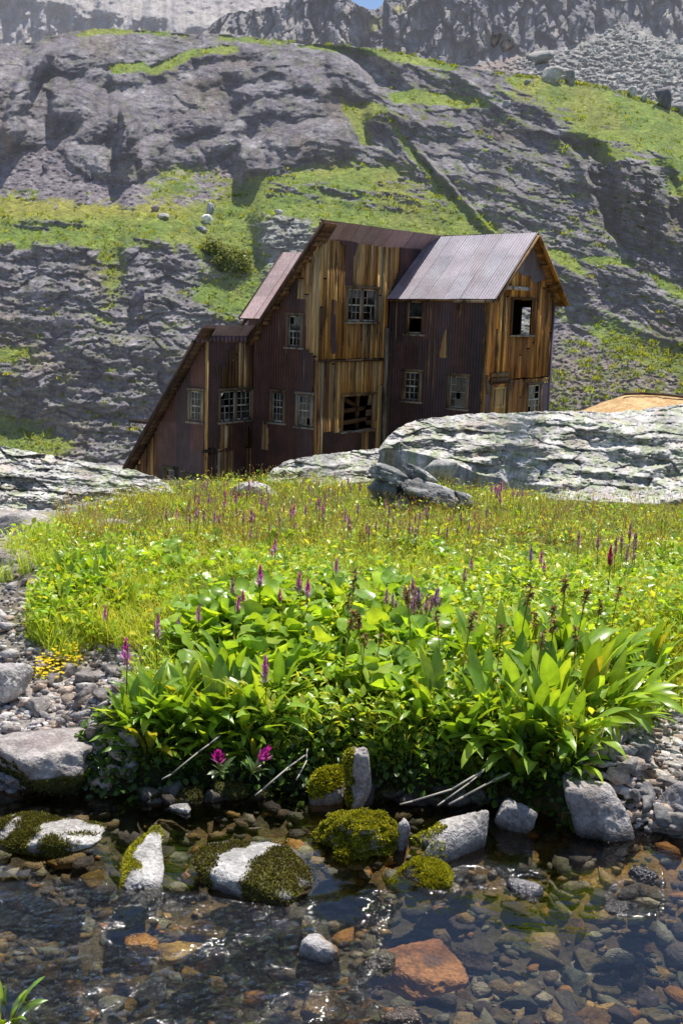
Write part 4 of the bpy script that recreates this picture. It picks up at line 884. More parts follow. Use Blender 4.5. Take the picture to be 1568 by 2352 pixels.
def rock_at(name, box, label, cat='rock', zb=0., seed=1, base=(.36, .33, .31), hi=(.5, .47, .44), dk=.75, group=None, wetz=None, moss=None, sub=5, rot=0., mat=None, sink=.35, rough=.10, facets=12, lay=0., sharp=9., h=None, tint2=None, mossn=2600, msize=.011, slope=(0, 0), bed=0):
    x0, y0, x1, y1 = box; f = at_z(np.array((x0 + x1) / 2.), np.array(float(y1)), zb); w = float((f - EYE) @ FWD); W = (x1 - x0) / FOC * w; Dp = W * dk; dl = math.atan2(EYE[2] - zb, f[1])
    hh = h if h is not None else max(.16 * W, ((y1 - y0) * w / FOC - .55 * Dp * sin(dl)) / cos(dl))
    P, F = rock_shape(seed, sub, facets, rough, lay, sharp); c_, s_ = cos(rot), sin(rot)
    P = np.stack([P[:, 0] * c_ - P[:, 1] * s_, P[:, 0] * s_ + P[:, 1] * c_, P[:, 2]], 1); lo, hi_ = P.min(0), P.max(0); P = (P - (lo + hi_) / 2) / ((hi_ - lo) / 2)
    tot = hh * (1 + sink); P = P * [W / 2, Dp / 2, tot / 2]; P[:, 2] += tot / 2 - hh * sink + slope[0] * P[:, 0] + slope[1] * P[:, 1]
    loc = np.array([f[0], f[1] + Dp * .42, zb]); wp = P + loc
    s = seed * 1.7; n = fbm(wp[:, 0] * 5, wp[:, 1] * 5, wp[:, 2] * 5 + s, 4); C = mixc(base, hi, sstep(-.35, .35, n))
    if tint2 is not None: C = mixc(C, tint2, .8 * sstep(.05, .4, fbm(wp[:, 0] * 7, wp[:, 1] * 7, wp[:, 2] * 7 + s + 5, 3)))
    N = vnormals(P, F)
    mm = None
    if moss is not None:
        mm = moss(P / [W / 2, Dp / 2, hh], N, fbm(wp[:, 0] * 8, wp[:, 1] * 8, wp[:, 2] * 8 + s, 3)); C = mixc(C, (.07, .07, .012), np.clip(mm * 1.1, 0, 1))
    if wetz is not None: C = C * lerp(.28, 1., sstep(wetz - .015, wetz + .035, wp[:, 2] + .02 * n))[:, None]
    o = add_obj(name, make_mesh(name, P, F, C, True), mat or M_ROCK, None, loc); tag(o, label, cat, group)
    if mm is not None and mossn:
        r_ = moss_tufts(P, F, mm, mossn, msize, seed, getattr(moss, 'cols', MOSSC))
        if r_ is not None:
            add_obj('moss', make_mesh('moss', r_[0], r_[1], r_[2]), M_MOSS, o)
    return o, wp, F, N
def ms(fn, cols=None):
    fn.cols = cols or MOSSC; return fn
GREY, PALE = ((.26, .24, .23), (.37, .35, .33)), ((.27, .255, .245), (.46, .44, .42))
# rocks of the stream and its banks
rock_at('boulder', (-90, 1640, 200, 1832), 'large flat-topped grey boulder at the left bank of the stream', 'boulder', .0, 3, (.29, .25, .24), (.41, .37, .35), .95, moss=ms(lambda p, N, n: sstep(.1, .3, -N[:, 2] + .4 * n - .1 + .5 * (p[:, 2] < .5)), DMOSS), h=.15, wetz=.03, facets=9, sharp=14, mossn=1500, tint2=(.30, .25, .24))
rock_at('mossy_rock', (-40, 1850, 232, 1985), 'low rock with a strip of olive moss lying in the left shallows', 'rock', -.01, 5, (.40, .37, .34), (.52, .49, .46), .62, moss=ms(lambda p, N, n: sstep(.15, .45, n * 1.4 + .45 - 1.1 * np.exp(-((p[:, 1] - .0) / .35) ** 2 - ((p[:, 0] - .35) / .5) ** 2)), [(.24, .23, .035), (.18, .17, .035), (.30, .28, .03), (.11, .09, .04)]), wetz=.02, h=.085, mossn=9000, msize=.0075)
rock_at('mossy_rock', (250, 1855, 372, 2062), 'upright slab with a bare white face and bright moss down its left edge', 'rock', -.02, 8, *PALE, dk=2.5, moss=ms(lambda p, N, n: sstep(.2, .5, -p[:, 0] * 1.0 - .28 + 1.1 * n) + .9 * sstep(.55, .7, p[:, 1] + .2 * n)), wetz=.005, facets=9, mossn=6000, msize=.0075, sink=.5, slope=(0, .06), h=.07)
rock_at('mossy_rock', (425, 1870, 720, 2095), 'broad rock in midstream with a white bare ridge amid brown moss', 'rock', -.02, 12, *PALE, dk=1.25, moss=ms(lambda p, N, n: sstep(.25, .5, .62 + 1.1 * n - 1.25 * np.exp(-((p[:, 0] + .12 - .45 * p[:, 1]) / .26) ** 2) * (p[:, 1] > -.75)), [(.22, .20, .035), (.17, .14, .045), (.13, .10, .05), (.32, .30, .02), (.08, .07, .04)]), wetz=.015, h=.085, mossn=11000, msize=.0075)
rock_at('mossy_rock', (715, 1815, 918, 1985), 'hummock wholly covered in bright yellow-green moss at the water edge', 'rock', -.02, 15, *GREY, dk=1.0, h=.125, moss=ms(lambda p, N, n: sstep(-.3, .1, N[:, 2] + 1.1 * n + .2)), wetz=-.1, mossn=15000, msize=.0075, rough=.34, lay=.4)
rock_at('rock', (903, 1882, 940, 1962), 'narrow pale upright stone wedged beside the mossy hummock', 'rock', -.01, 17, (.42, .39, .38), (.52, .49, .47), .9, wetz=.0, sub=4)
rock_at('mossy_rock', (945, 1865, 1138, 2015), 'pale round-shouldered rock with moss on its upper left corner', 'rock', -.02, 19, (.36, .33, .31), (.50, .46, .43), 1.0, h=.12, moss=ms(lambda p, N, n: sstep(.0, .2, -p[:, 0] - .55 + .3 * p[:, 1] + .35 * n)), wetz=.02, mossn=1400, facets=8)
rock_at('mossy_rock', (895, 1958, 1042, 2062), 'low dark rock with yellow moss below the pale round-shouldered rock', 'rock', -.03, 21, (.16, .14, .12), (.25, .22, .2), .9, moss=ms(lambda p, N, n: sstep(-.1, .3, N[:, 2] + 1.3 * n - .1)), wetz=.02, mossn=6500, msize=.0075, h=.07)
rock_at('rock', (1138, 1842, 1230, 1922), 'small dark rock in shade under the right leaf clump', 'rock', -.01, 23, (.26, .24, .24), (.4, .37, .36), .8, wetz=.02, sub=4)
rock_at('boulder', (1298, 1792, 1458, 1935), 'blunt pinkish-grey boulder at the gravel edge on the right', 'boulder', -.01, 26, (.30, .265, .25), (.42, .38, .36), .95, wetz=.03, facets=8, moss=ms(lambda p, N, n: sstep(.0, .2, -p[:, 2] + .1 + .2 * n) * .9, [(.03, .025, .02), (.05, .04, .03)]), mossn=1500)
rock_at('mossy_rock', (708, 1762, 792, 1848), 'dark bank rock draped in yellow moss below the leaves', 'rock', .0, 28, (.14, .12, .1), (.24, .21, .18), .9, moss=ms(lambda p, N, n: sstep(.2, .45, .6 * N[:, 2] + 1.3 * n)), mossn=2200)
rock_at('rock', (788, 1718, 852, 1838), 'tall grey rock set upright in the bank between the two leaf clumps', 'rock', .03, 30, (.36, .32, .31), (.46, .42, .4), .7, sub=5, moss=ms(lambda p, N, n: sstep(.2, .35, -p[:, 0] * .5 + n * .7 - .05)), mossn=900)
rock_at('wet_rock', (1168, 2008, 1250, 2064), 'small wet rock breaking the calm water on the right', 'rock', -.01, 32, (.20, .18, .19), (.34, .31, .32), .7, wetz=.015, mat=M_WET, sub=4, h=.035)
rock_at('wet_rock', (1388, 2030, 1478, 2108), 'dark glistening algae-covered rock low in the right pool', 'rock', -.012, 34, (.03, .025, .025), (.07, .06, .055), .8, mat=M_WET, sub=5, h=.028, rough=.22)
rock_at('wet_rock', (1450, 1972, 1518, 2035), 'black wet knob of rock above the glistening algae rock', 'rock', -.012, 36, (.03, .028, .03), (.06, .055, .06), .8, mat=M_WET, sub=5, h=.035, rough=.25)
rock_at('rock', (677, 2150, 782, 2248), 'speckled grey rock standing out of the riffle in midstream', 'rock', -.02, 38, (.36, .33, .33), (.55, .52, .5), .9, wetz=.02, tint2=(.30, .16, .04), sub=5, facets=10)
rock_at('rock', (686, 2262, 800, 2375), 'ochre rock at the lower edge of the stream', 'rock', -.03, 40, (.24, .15, .05), (.36, .25, .11), .95, wetz=-.05, h=.05, tint2=(.13, .09, .05), mat=M_WET)
rock_at('wet_rock', (815, 2168, 910, 2262), 'dark wet rock where the water spills over a step', 'rock', -.03, 42, (.06, .05, .035), (.14, .11, .07), 1., mat=M_WET, h=.06)
rock_at('wet_rock', (872, 2278, 985, 2390), 'dark wet rock with brown algae at the lower edge', 'rock', -.03, 44, (.05, .035, .03), (.10, .07, .05), .9, mat=M_WET, h=.05)
rock_at('slab', (868, 2105, 1075, 2290), 'large rusty orange slab lying just under the clear water', 'rock', -.075, 46, (.30, .13, .055), (.42, .20, .08), 1.0, mat=M_ROCK, h=.05, tint2=(.14, .09, .07), facets=7, sharp=16)
rock_at('rock', (283, 2136, 362, 2182), 'bright orange rock awash at the left of the riffle', 'rock', -.01, 48, (.55, .24, .02), (.7, .36, .04), .7, mat=M_WET, sub=4, h=.02, sink=.8)
rock_at('rock', (418, 2085, 520, 2160), 'yellow and rust rock under the riffle', 'rock', -.025, 50, (.42, .26, .04), (.5, .34, .09), .8, mat=M_ROCK, h=.022, tint2=(.16, .07, .03))
rock_at('rock', (350, 2160, 460, 2225), 'submerged amber rock beside the bright orange rock', 'rock', -.04, 51, (.40, .23, .03), (.5, .32, .07), .8, h=.03, tint2=(.2, .12, .04))
rock_at('rock', (146, 2240, 194, 2285), 'small round orange rock at the lower left', 'rock', -.015, 52, (.5, .24, .02), (.62, .36, .04), .8, mat=M_WET, sub=4, h=.03)
rock_at('rock', (308, 2246, 382, 2290), 'three-cornered white stone at the lower left of the stream', 'rock', -.01, 54, (.5, .49, .5), (.66, .65, .66), .6, sub=4, h=.03, facets=6, sharp=18, wetz=-.1)
rock_at('rock', (606, 2225, 646, 2300), 'long olive stone pointing downstream', 'rock', -.03, 56, (.17, .15, .06), (.26, .23, .10), 1.3, sub=4, h=.035, mat=M_WET)
rock_at('rock', (1440, 1700, 1500, 1770), 'grey stone half hidden by the right leaf clump', 'rock', .06, 58, (.22, .22, .22), (.32, .31, .31), .8, sub=4)
rock_at('boulder', (1505, 1790, 1600, 1865), 'grey angular boulder cut by the right edge of the gravel bank', 'boulder', .05, 60, (.34, .31, .31), (.44, .42, .41), .8, sub=4)
rock_at('rock', (150, 1618, 238, 1672), 'tan stone sitting on the gravel above the flat-topped boulder', 'rock', .07, 61, (.42, .34, .28), (.52, .44, .38), .8, sub=4)
rock_at('rock', (385, 1838, 437, 1868), 'thin pale stone at the water line behind the upright slab', 'rock', 0.0, 63, *PALE, dk=.7, sub=4, h=.02)
rock_at('rock', (-60, 1395, 60, 1475), 'flat pinkish rock at the left edge of the gravel', 'rock', .16, 65, (.42, .38, .36), (.54, .5, .48), .8)
rock_at('rock', (-40, 1520, 62, 1600), 'grey slab sunk in gravel at the left edge', 'rock', .12, 67, (.40, .37, .36), (.52, .49, .47), .8)
rock_at('rock', (-60, 1170, 112, 1258), 'rounded pale rock below the left outcrop', 'rock', .14, 69, (.36, .32, .30), (.5, .46, .43), .6, lay=.3)
rock_at('rock', (-60, 1258, 70, 1330), 'dark weathered rock above the yellow moss at the left edge', 'rock', .15, 71, (.24, .2, .18), (.36, .31, .29), .7)
rock_at('rock', (205, 1192, 292, 1258), 'small dark rock overhung by green leaves in the left meadow', 'rock', .09, 73, (.26, .23, .22), (.36, .33, .31), .8, sub=4)
rock_at('rock', (1462, 1252, 1640, 1298), 'flat pale slab in the meadow at the right edge', 'rock', .12, 75, (.38, .35, .33), (.5, .46, .44), .9, h=.06)
def slab_boulder(name, px, py, zb, slabs, label, cols, seed):
    """one boulder built of broken tilted beds fused into a single mesh"""
    f = at_z(np.array(float(px)), np.array(float(py)), zb); mb = MB(); r = np.random.default_rng(seed)
    for k, (cx, cz, L_, D_, H_, tl, cy) in enumerate(slabs):
        P, F = rock_shape(seed + k * 3, 5, 9, .07, .35, 16); kb, kc = blocks(P[:, 0] * 2.2 + k, P[:, 2] * 1.6 + P[:, 1], seed + k); P = P * (1 + .10 * kb - .08 * kc)[:, None] * [L_ / 2, D_ / 2, H_ / 2]
        c, s_ = cos(radians(tl)), sin(radians(tl)); P = np.stack([P[:, 0] * c + P[:, 2] * s_, P[:, 1], -P[:, 0] * s_ + P[:, 2] * c], 1) + [cx, cy, cz]
        n = fbm(P[:, 0] * 6, P[:, 1] * 6, P[:, 2] * 9 + k, 4); mb.add(P, None, F, mixc(cols[0], cols[1], sstep(-.3, .35, n)) * (1 - .3 * kc)[:, None])
    return tag(mb.build(name, M_ROCK, None, True, f + [0, .2, 0]), label, 'boulder')
slab_boulder('boulder', 962, 1170, .02, [(-.30, .13, .26, .34, .32, 8, 0), (-.24, .25, .34, .30, .12, 16, .02), (-.12, .17, .36, .34, .13, 20, -.02), (.02, .24, .34, .26, .11, 22, .06), (.10, .13, .44, .34, .13, 20, -.04), (.24, .09, .40, .36, .12, 20, -.06), (-.08, .06, .6, .4, .16, 8, 0), (.36, .05, .22, .3, .14, 24, 0)],
    'dark jagged layered boulder standing in the meadow before the outcrop', ((.20, .20, .195), (.46, .45, .43)), 78)
rock_at('rock', (965, 1052, 1052, 1096), 'small white rock behind the jagged boulder', 'rock', .02, 80, (.4, .38, .36), (.52, .5, .47), .7, sub=4)
rock_at('rock', (528, 1096, 640, 1140), 'low white rock at the meadow crest before the mill', 'rock', -.02, 82, (.4, .38, .36), (.52, .5, .47), .7, h=.11)

# ---------------------------------------------------------------- bedrock outcrops
def outcrop(name, label, x0, x1, nc, nr, bottom, top, ledges, base_s, seed, amp=.5, cols=((.33, .315, .295), (.48, .46, .43)), r0=None, fine=.022):
    px = np.linspace(x0, x1, nc); bt = poly_line(bottom, px); tp = np.minimum(poly_line(top, px) + 3 * noise(px / 25., seed + .1) + 1.6 * noise(px / 8., seed), bt - 4)
    Y = bt + (tp - bt) * np.linspace(0, 1, nr)[:, None]; X = np.broadcast_to(px, Y.shape)
    S = base_s + amp * (14 * fbm(X / 80., Y / 20., seed, 3) + 22 * np.clip(ridged(X / 45., Y / 15., seed + 4, 3) - .25, 0, 1))
    for p, h, k in ledges: S = S + 1.05 * k * ledge(X, Y, p, h, 10, 22)
    g0 = ground_at(px, bt); rr0 = blur(np.hypot(g0[:, 0], g0[:, 1])[None], 20, 0)[0] if r0 is None else np.full(nc, r0)
    P, r = relief(px, Y, rr0, blur(np.clip(S, 3, 100), 2, 1, 2), 60, .02)
    v = ray(X, Y); hor = np.hypot(v[..., 0], v[..., 1])
    r = r - fine * (fbm(X / 12., Y / 6., seed + 7., 4, .6) + .8 * ridged(X / 26., Y / 10., seed + 2, 3))
    xx, yy = X + 6 * noise(X / 22., Y / 12., seed), Y - .10 * (X - x0) + 3 * noise(X / 20., Y / 10., seed + 1)
    q1, c1 = blocks(xx / 95., yy / 26., seed); q2, c2 = blocks(xx / 34., yy / 10., seed + 1.); q3, c3 = blocks(xx / 12., yy / 4.5, seed + 2.)
    r = r - (.06 * q1 + .018 * q2 + .009 * q3 - .018 * c1 - .008 * c2) * np.minimum(1, np.linspace(0, 5, nr))[:, None]
    P = EYE + v * (r / hor)[..., None]
    a = fbm(X / 50., Y / 20., seed + 1., 4); b_ = fbm(X / 10., Y / 6., seed + 3., 4, .6); C = mixc(cols[0], cols[1], sstep(-.3, .35, a + .3 * b_))
    C = mixc(C, (.29, .32, .20), .8 * sstep(-.05, .3, fbm(X / 30., Y / 16., seed + 9, 4)) ); C = mixc(C, (.15, .145, .14), .6 * sstep(.18, .42, b_)); C = mixc(C, (.36, .28, .235), .45 * sstep(.2, .5, fbm(X / 70., Y / 30., seed + 5, 3)))
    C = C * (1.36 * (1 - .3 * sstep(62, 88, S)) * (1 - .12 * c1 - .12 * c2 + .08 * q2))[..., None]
    t = P[-1]; d = v[-1, :, :2] / hor[-1][:, None]; e = [np.concatenate([t[:, :2] + d * k, t[:, 2:] - z], 1)[None] for k, z in ((.25, .06), (1.2, .5), (3.5, 3.))]
    b0 = P[:1] - [0, 0, .5]; b0 = b0 + np.concatenate([v[0, :, :2] / hor[0][:, None] * .1, np.zeros((nc, 1))], 1)[None]
    V = np.concatenate([b0, P] + e); Cc = np.concatenate([C[:1], C, C[-1:], C[-1:], C[-1:]])
    o = add_obj(name, make_mesh(name, V.reshape(-1, 3), grid_quads(nr + 4, nc), Cc.reshape(-1, 3), True), M_OUT)
    return tag(o, label, 'rock outcrop')
outcrop('rock_outcrop', 'broad pale lichen-covered bedrock outcrop sloping up at the right of the mill', 872, 2300, 700, 150,
        [(872, 1034), (940, 1036), (1040, 1062), (1100, 1090), (1150, 1098), (1200, 1142), (1300, 1150), (1500, 1158), (1568, 1164), (1830, 1185), (2300, 1210)],
        [(872, 1028), (890, 1004), (912, 984), (962, 963), (1005, 957), (1100, 950), (1200, 947), (1310, 943), (1400, 949), (1480, 938), (1568, 928), (1830, 905), (2300, 960)],
        [([(880, 1020), (940, 1008), (1047, 1010)], 22, 60), ([(1052, 1032), (1110, 1022), (1168, 1020), (1265, 1026)], 24, 62), ([(1290, 988), (1381, 978), (1450, 993)], 24, 65), ([(1366, 1008), (1422, 1002), (1600, 1004)], 20, 65),
         ([(1090, 1055), (1158, 1046), (1194, 1066)], 32, 65), ([(1199, 1060), (1255, 1052)], 24, 55), ([(1412, 1028), (1483, 1038), (1568, 1026), (1700, 1020)], 34, 60), ([(1490, 1080), (1568, 1056), (1700, 1050)], 26, 60),
         ([(1205, 1106), (1260, 1114), (1330, 1108)], 18, 50), ([(1300, 1075), (1400, 1085), (1500, 1100)], 14, 40), ([(960, 985), (1080, 975), (1200, 972)], 14, 40), ([(1200, 960), (1300, 962), (1420, 970)], 12, 40), ([(1530, 1148), (1600, 1140), (1700, 1135)], 40, 60)], 14, 3.3)
outcrop('rock_outcrop', 'pale bedrock hump on the left partly hiding the foot of the mill', -750, 400, 640, 130,
        [(-750, 1200), (-280, 1180), (0, 1172), (130, 1178), (200, 1165), (250, 1150), (330, 1140), (400, 1132)], [(-750, 1020), (-280, 1010), (0, 1024), (60, 1034), (130, 1048), (220, 1064), (300, 1078), (350, 1092), (385, 1110), (400, 1128)],
        [([(60, 1085), (150, 1098), (260, 1106), (330, 1112)], 26, 45), ([(-200, 1075), (0, 1080), (70, 1095)], 24, 40), ([(130, 1140), (200, 1132), (240, 1125)], 26, 60), ([(-200, 1140), (20, 1135), (110, 1140)], 28, 55), ([(40, 1050), (140, 1062), (240, 1076)], 12, 40)], 15, 7.7)
outcrop('rock_outcrop', 'low pale rounded outcrop at the meadow crest in front of the mill', 612, 1010, 260, 90,
        [(612, 1108), (700, 1112), (800, 1110), (900, 1100), (1010, 1092)], [(612, 1096), (628, 1076), (650, 1062), (700, 1049), (790, 1038), (870, 1030), (905, 1034), (960, 1050), (1010, 1078)],
        [([(625, 1082), (720, 1076), (800, 1062)], 16, 45), ([(700, 1092), (800, 1080), (900, 1070)], 14, 40)], 15, 5.1, .45)
# orange dirt mound beyond the right outcrop, with a plank along its top
mx = np.linspace(1285, 1840, 120); mt = poly_line([(1285, 962), (1330, 945), (1380, 925), (1440, 906), (1500, 906), (1568, 913), (1840, 945)], mx) + .8 * noise(mx / 14., 2.)
rows = []
for k, t in enumerate(np.linspace(0, 1, 40)): rows.append(at_y(mx, lerp(mt + 75, mt, t), 27 + 4.5 * t + .10 * fbm(mx / 15., t * 9., 3., 3)))
P = np.array(rows); P = np.concatenate([P, P[-1:] + [0, 2.5, -.6], P[-1:] + [0, 9, -4]]); a = fbm(P[..., 0] * 2, P[..., 1] * 2, 1., 4)
tag(add_obj('dirt_mound', make_mesh('dirt_mound', P.reshape(-1, 3), grid_quads(*P.shape[:2]), mixc((.47, .29, .13), (.58, .40, .20), sstep(-.3, .3, a)).reshape(-1, 3), True), M_SOIL), 'orange mound of bare earth', None, None, 'structure')
b = MB(); pts = [at_y(np.array(x), np.array(y), 31.2) for x, y in ((1432., 905.), (1470., 903.5), (1520., 906.), (1568., 911.5), (1660., 921.))]
for p, q in zip(pts[:-1], pts[1:]): b.beam(p, q, .10, .07, (.13, .09, .06))
tag(b.build('plank', M_WOOD), 'long weathered plank along the crest of the orange dirt mound', 'plank')

# ---------------------------------------------------------------- gravel and stream bed stones
def stones(name, label, pos, size, colr, seed, mat, flat=.6, sub=1, kind='stuff'):
    r = np.random.default_rng(seed); var = []
    for k in range(14):
        P, F = rock_shape(900 + k + seed, sub, 9, .06, 0, 10); var.append(P)
    n = len(pos); k = r.integers(14, size=n); A = r.uniform(0, 2 * pi, n); B = np.array(var)[k]
    B = B * (size[:, None] * np.stack([np.ones(n), r.uniform(.55, .95, n), r.uniform(.35, .75, n) * flat * 1.4], 1))[:, None] * .5
    tl = r.uniform(-.35, .35, n)[:, None]; z = B[..., 2] + tl * B[..., 0]; x = B[..., 0] * np.cos(A)[:, None] - B[..., 1] * np.sin(A)[:, None]; y = B[..., 0] * np.sin(A)[:, None] + B[..., 1] * np.cos(A)[:, None]
    V = np.stack([x, y, z], -1) + pos[:, None]; nv = V.shape[1]; Ff = (F[None] + (np.arange(n) * nv)[:, None, None]).reshape(-1, 3)
    C = np.repeat(np.array(colr)[r.integers(len(colr), size=n)] * r.uniform(.75, 1.25, (n, 1)), nv, 0)
    return tag(add_obj(name, make_mesh(name, V.reshape(-1, 3), Ff, C), mat), label, None, None, kind)
def scatter_px(n, poly, seed, jit=0):
    r = np.random.default_rng(seed); p = np.array(poly, float); lo, hi = p.min(0), p.max(0); X = r.uniform(lo[0], hi[0], n * 4); Y = r.uniform(lo[1], hi[1], n * 4); k = in_poly(poly, X, Y); return X[k][:n], Y[k][:n]
GC = [(.31, .28, .265), (.37, .345, .33), (.26, .23, .215), (.34, .265, .21), (.22, .205, .205), (.42, .395, .37), (.29, .23, .185)]
GC = [tuple(1.45 * v for v in c) for c in GC]
X1, Y1_ = scatter_px(4600, [(-420, 1470), (330, 1480), (330, 1560), (290, 1640), (320, 1760), (300, 1815), (180, 1825), (-420, 1840)], 1); X2, Y2_ = scatter_px(2900, [(1330, 1660), (1470, 1640), (2050, 1640), (2050, 1950), (1450, 1920), (1300, 1890), (1300, 1790)], 2)
X3, Y3_ = scatter_px(1500, [(-420, 1180), (60, 1200), (120, 1330), (60, 1480), (-420, 1500)], 3); X4, Y4_ = scatter_px(500, [(1380, 1600), (1700, 1600), (1700, 1680), (1400, 1700)], 4)
gx = np.concatenate([X1, X2, X3, X4]); gy = np.concatenate([Y1_, Y2_, Y3_, Y4_]); gp = ground_at(gx, gy); r_ = np.random.default_rng(8)
sz = np.clip(r_.lognormal(-3.72, .48, len(gp)), .010, .085); gp[:, 2] += sz * .12
stones('gravel', 'grey gravel of the stream banks', gp, sz, GC, 20, M_ROCK)
X1, Y1_ = scatter_px(3300, [(-450, 1840), (2050, 1850), (2050, 2450), (-450, 2450)], 5); bp = ground_at(X1, Y1_); bp = bp[bp[:, 2] < .01]
sz = np.clip(r_.lognormal(-3.45, .6, len(bp)), .010, .11); bp[:, 2] += sz * .1
BC = [tuple(1.75 * v for v in c) for c in [(.10, .07, .035), (.15, .105, .05), (.075, .055, .035), (.19, .12, .04), (.10, .095, .06), (.13, .125, .095), (.21, .10, .03), (.16, .14, .10), (.05, .042, .036), (.06, .05, .045)]]
stones('stream_gravel', 'brown and ochre gravel on the stream bed', bp, sz, BC, 21, M_ROCK, .5)
# single stones large enough to count
proto = {}
def stone_things(name, label, group, marks, cols, seed, lift=.1, mat=None, unique=None):
    r = np.random.default_rng(seed)
    for i, (px, py, w) in enumerate(marks):
        p = ground_at(px, py)[0]; k = int(r.integers(5)); c = int(r.integers(len(cols))); key = (name, k, c, seed)
        if key not in proto:
            P, F = rock_shape(500 + k * 7 + seed, 4, 9, .09, 0, 11); n = fbm(P[:, 0] * 2, P[:, 1] * 2, P[:, 2] * 2 + k, 3); proto[key] = make_mesh(name, P * .5, F, mixc(np.array(cols[c]) * .8, np.array(cols[c]) * 1.25, sstep(-.3, .3, n)), True)
        o = add_obj(name, proto[key], mat or M_ROCK); sl = np.linalg.norm(p - EYE); W = w / FOC * sl
        o.scale = (W, W * r.uniform(.6, .95), W * r.uniform(.4, .65)); o.rotation_euler = (r.uniform(-.15, .15), r.uniform(-.15, .15), r.uniform(0, 6.28)); o.location = p + [0, 0, W * lift]
        tag(o, label, 'stone', group)
r5 = np.random.default_rng(77)
sm = [(x, y, r5.uniform(38, 85)) for x, y in zip(*scatter_px(46, [(1040, 2060), (1560, 2080), (1590, 2380), (900, 2390), (1060, 2290)], 31))]
stone_things('submerged_stone', 'one of the cobbles lying on the bed of the calm clear pool', 'cobbles under the calm pool', sm, [(.22, .18, .09), (.16, .14, .11), (.26, .15, .06), (.15, .16, .11), (.13, .10, .09), (.28, .23, .14)], 31)
sm = [(x, y, r5.uniform(30, 75)) for x, y in zip(*scatter_px(44, [(0, 1990), (240, 2000), (440, 2090), (820, 2110), (680, 2260), (680, 2390), (0, 2390)], 32))]
stone_things('submerged_stone', 'one of the cobbles under the broken water of the riffle', 'cobbles under the riffle', sm, [(.22, .17, .08), (.30, .2, .06), (.16, .13, .09), (.36, .22, .05), (.2, .18, .13)], 32)
sm = [(x, y, r5.uniform(36, 62)) for x, y in zip(*scatter_px(26, [(1340, 1690), (1600, 1690), (1600, 1920), (1460, 1900), (1440, 1790)], 33))]
stone_things('bank_stone', 'one of the angular grey stones on the right gravel bank', 'stones on the right gravel bank', sm, [(.36, .34, .33), (.28, .27, .27), (.42, .38, .35)], 33, .2)
sm = [(x, y, r5.uniform(30, 60)) for x, y in zip(*scatter_px(24, [(0, 1500), (300, 1560), (260, 1640), (300, 1760), (200, 1790), (200, 1640), (0, 1640)], 34))]
stone_things('bank_stone', 'one of the pale angular stones on the left gravel bank', 'stones on the left gravel bank', sm, [(.42, .38, .36), (.36, .32, .31), (.44, .36, .30)], 34, .2)

r7 = np.random.default_rng(66)
for i in range(30):
    x = r7.uniform(225, 1320); y = 1838 + 22 * r7.random() + (40 if x > 1240 else 0); w = r7.uniform(38, 95)
    rock_at('bank_rock', (x - w / 2, y - w * .5, x + w / 2, y), 'one of the dark wet stones half sunk along the foot of the bank', 'rock', -.01, 400 + i, (.13, .11, .09), (.25, .22, .19), 1., 'dark wet stones along the foot of the bank', .012, (ms(lambda p, N, n: sstep(.1, .4, N[:, 2] * .6 + n), DMOSS) if i % 2 else None), 3, h=w / FOC * 3.9 * .42, mossn=500, msize=.009)
# ---------------------------------------------------------------- water
def mat_water():
    t = NT('stream_water'); P = t.obj(); tb = t.n('ShaderNodeSeparateColor'); t.set(tb.inputs[0], t.attr()); tb = tb.outputs[0]
    n1 = t.noise(t.mapping(P, (1, 1.6, 1)), 8., 3, .6); n2 = t.noise(t.mapping(P, (1, 1.3, 1)), 52., 3, .65, .6)
    b = t.bump(n1, .12, .03); b2 = t.n('ShaderNodeBump'); b2.inputs['Distance'].default_value = .052; t.set(b2.inputs['Height'], n2); t.set(b2.inputs['Normal'], b); t.set(b2.inputs['Strength'], t.math('ADD', t.math('MULTIPLY', tb, .9), .016)); b = b2.outputs[0]
    tr = t.n('ShaderNodeBsdfTransparent'); tr.inputs['Color'].default_value = (.80, .80, .77, 1)
    g = t.n('ShaderNodeBsdfGlossy'); g.inputs['Roughness'].default_value = .09; t.set(g.inputs['Normal'], b)
    f = t.n('ShaderNodeFresnel'); f.inputs['IOR'].default_value = 1.8; t.set(f.inputs['Normal'], b)
    m = t.n('ShaderNodeMixShader'); t.set(m.inputs[0], f.outputs[0]); t.t.links.new(tr.outputs[0], m.inputs[1]); t.t.links.new(g.outputs[0], m.inputs[2])
    return t.done(m.outputs[0])
M_WATER = mat_water()
wy = np.arange(1.2, 4.05, .0105); wxx = np.arange(-3.4, 3.6, .0115); WX, WY = np.meshgrid(wxx, wy)
pxw, pyw, _ = proj(np.stack([WX, WY, WX * 0], -1))
turb = paint(np.clip(pxw, -310, 1870), np.clip(pyw - 1200, -110, 1230), [[(x, y - 1200) for x, y in p] for p in (
    [(-300, 2040), (230, 2030), (300, 2060), (450, 2060), (560, 2080), (720, 2080), (870, 2040), (905, 2060), (860, 2190), (830, 2270), (960, 2400), (-300, 2430)], [(1120, 2000), (1240, 2000), (1250, 2050), (1120, 2040)], [(1400, 2040), (1520, 1990), (1520, 2100), (1400, 2100)], [(1000, 2000), (1140, 1990), (1120, 2030), (980, 2050)])], 14)
hgt = turb * (.0075 * fbm(WX * 9 + .5 * WY, WY * 13, .3, 3, .55) + .003 * ridged(WX * 22, WY * 30, 1.3, 2) + .0016 * noise(WX * 90, WY * 110, 2.)) + (1 - turb) * (.0011 * fbm(WX * 8, WY * 13, 6.3, 3)) + .0006 * noise(WX * 40, WY * 60, 1.)
step = .022 * (1 - sstep(-.03, .03, WX - np.interp(WY, [1.5, 2.55, 2.9, 3.3], [.12, .07, .17, .3])))
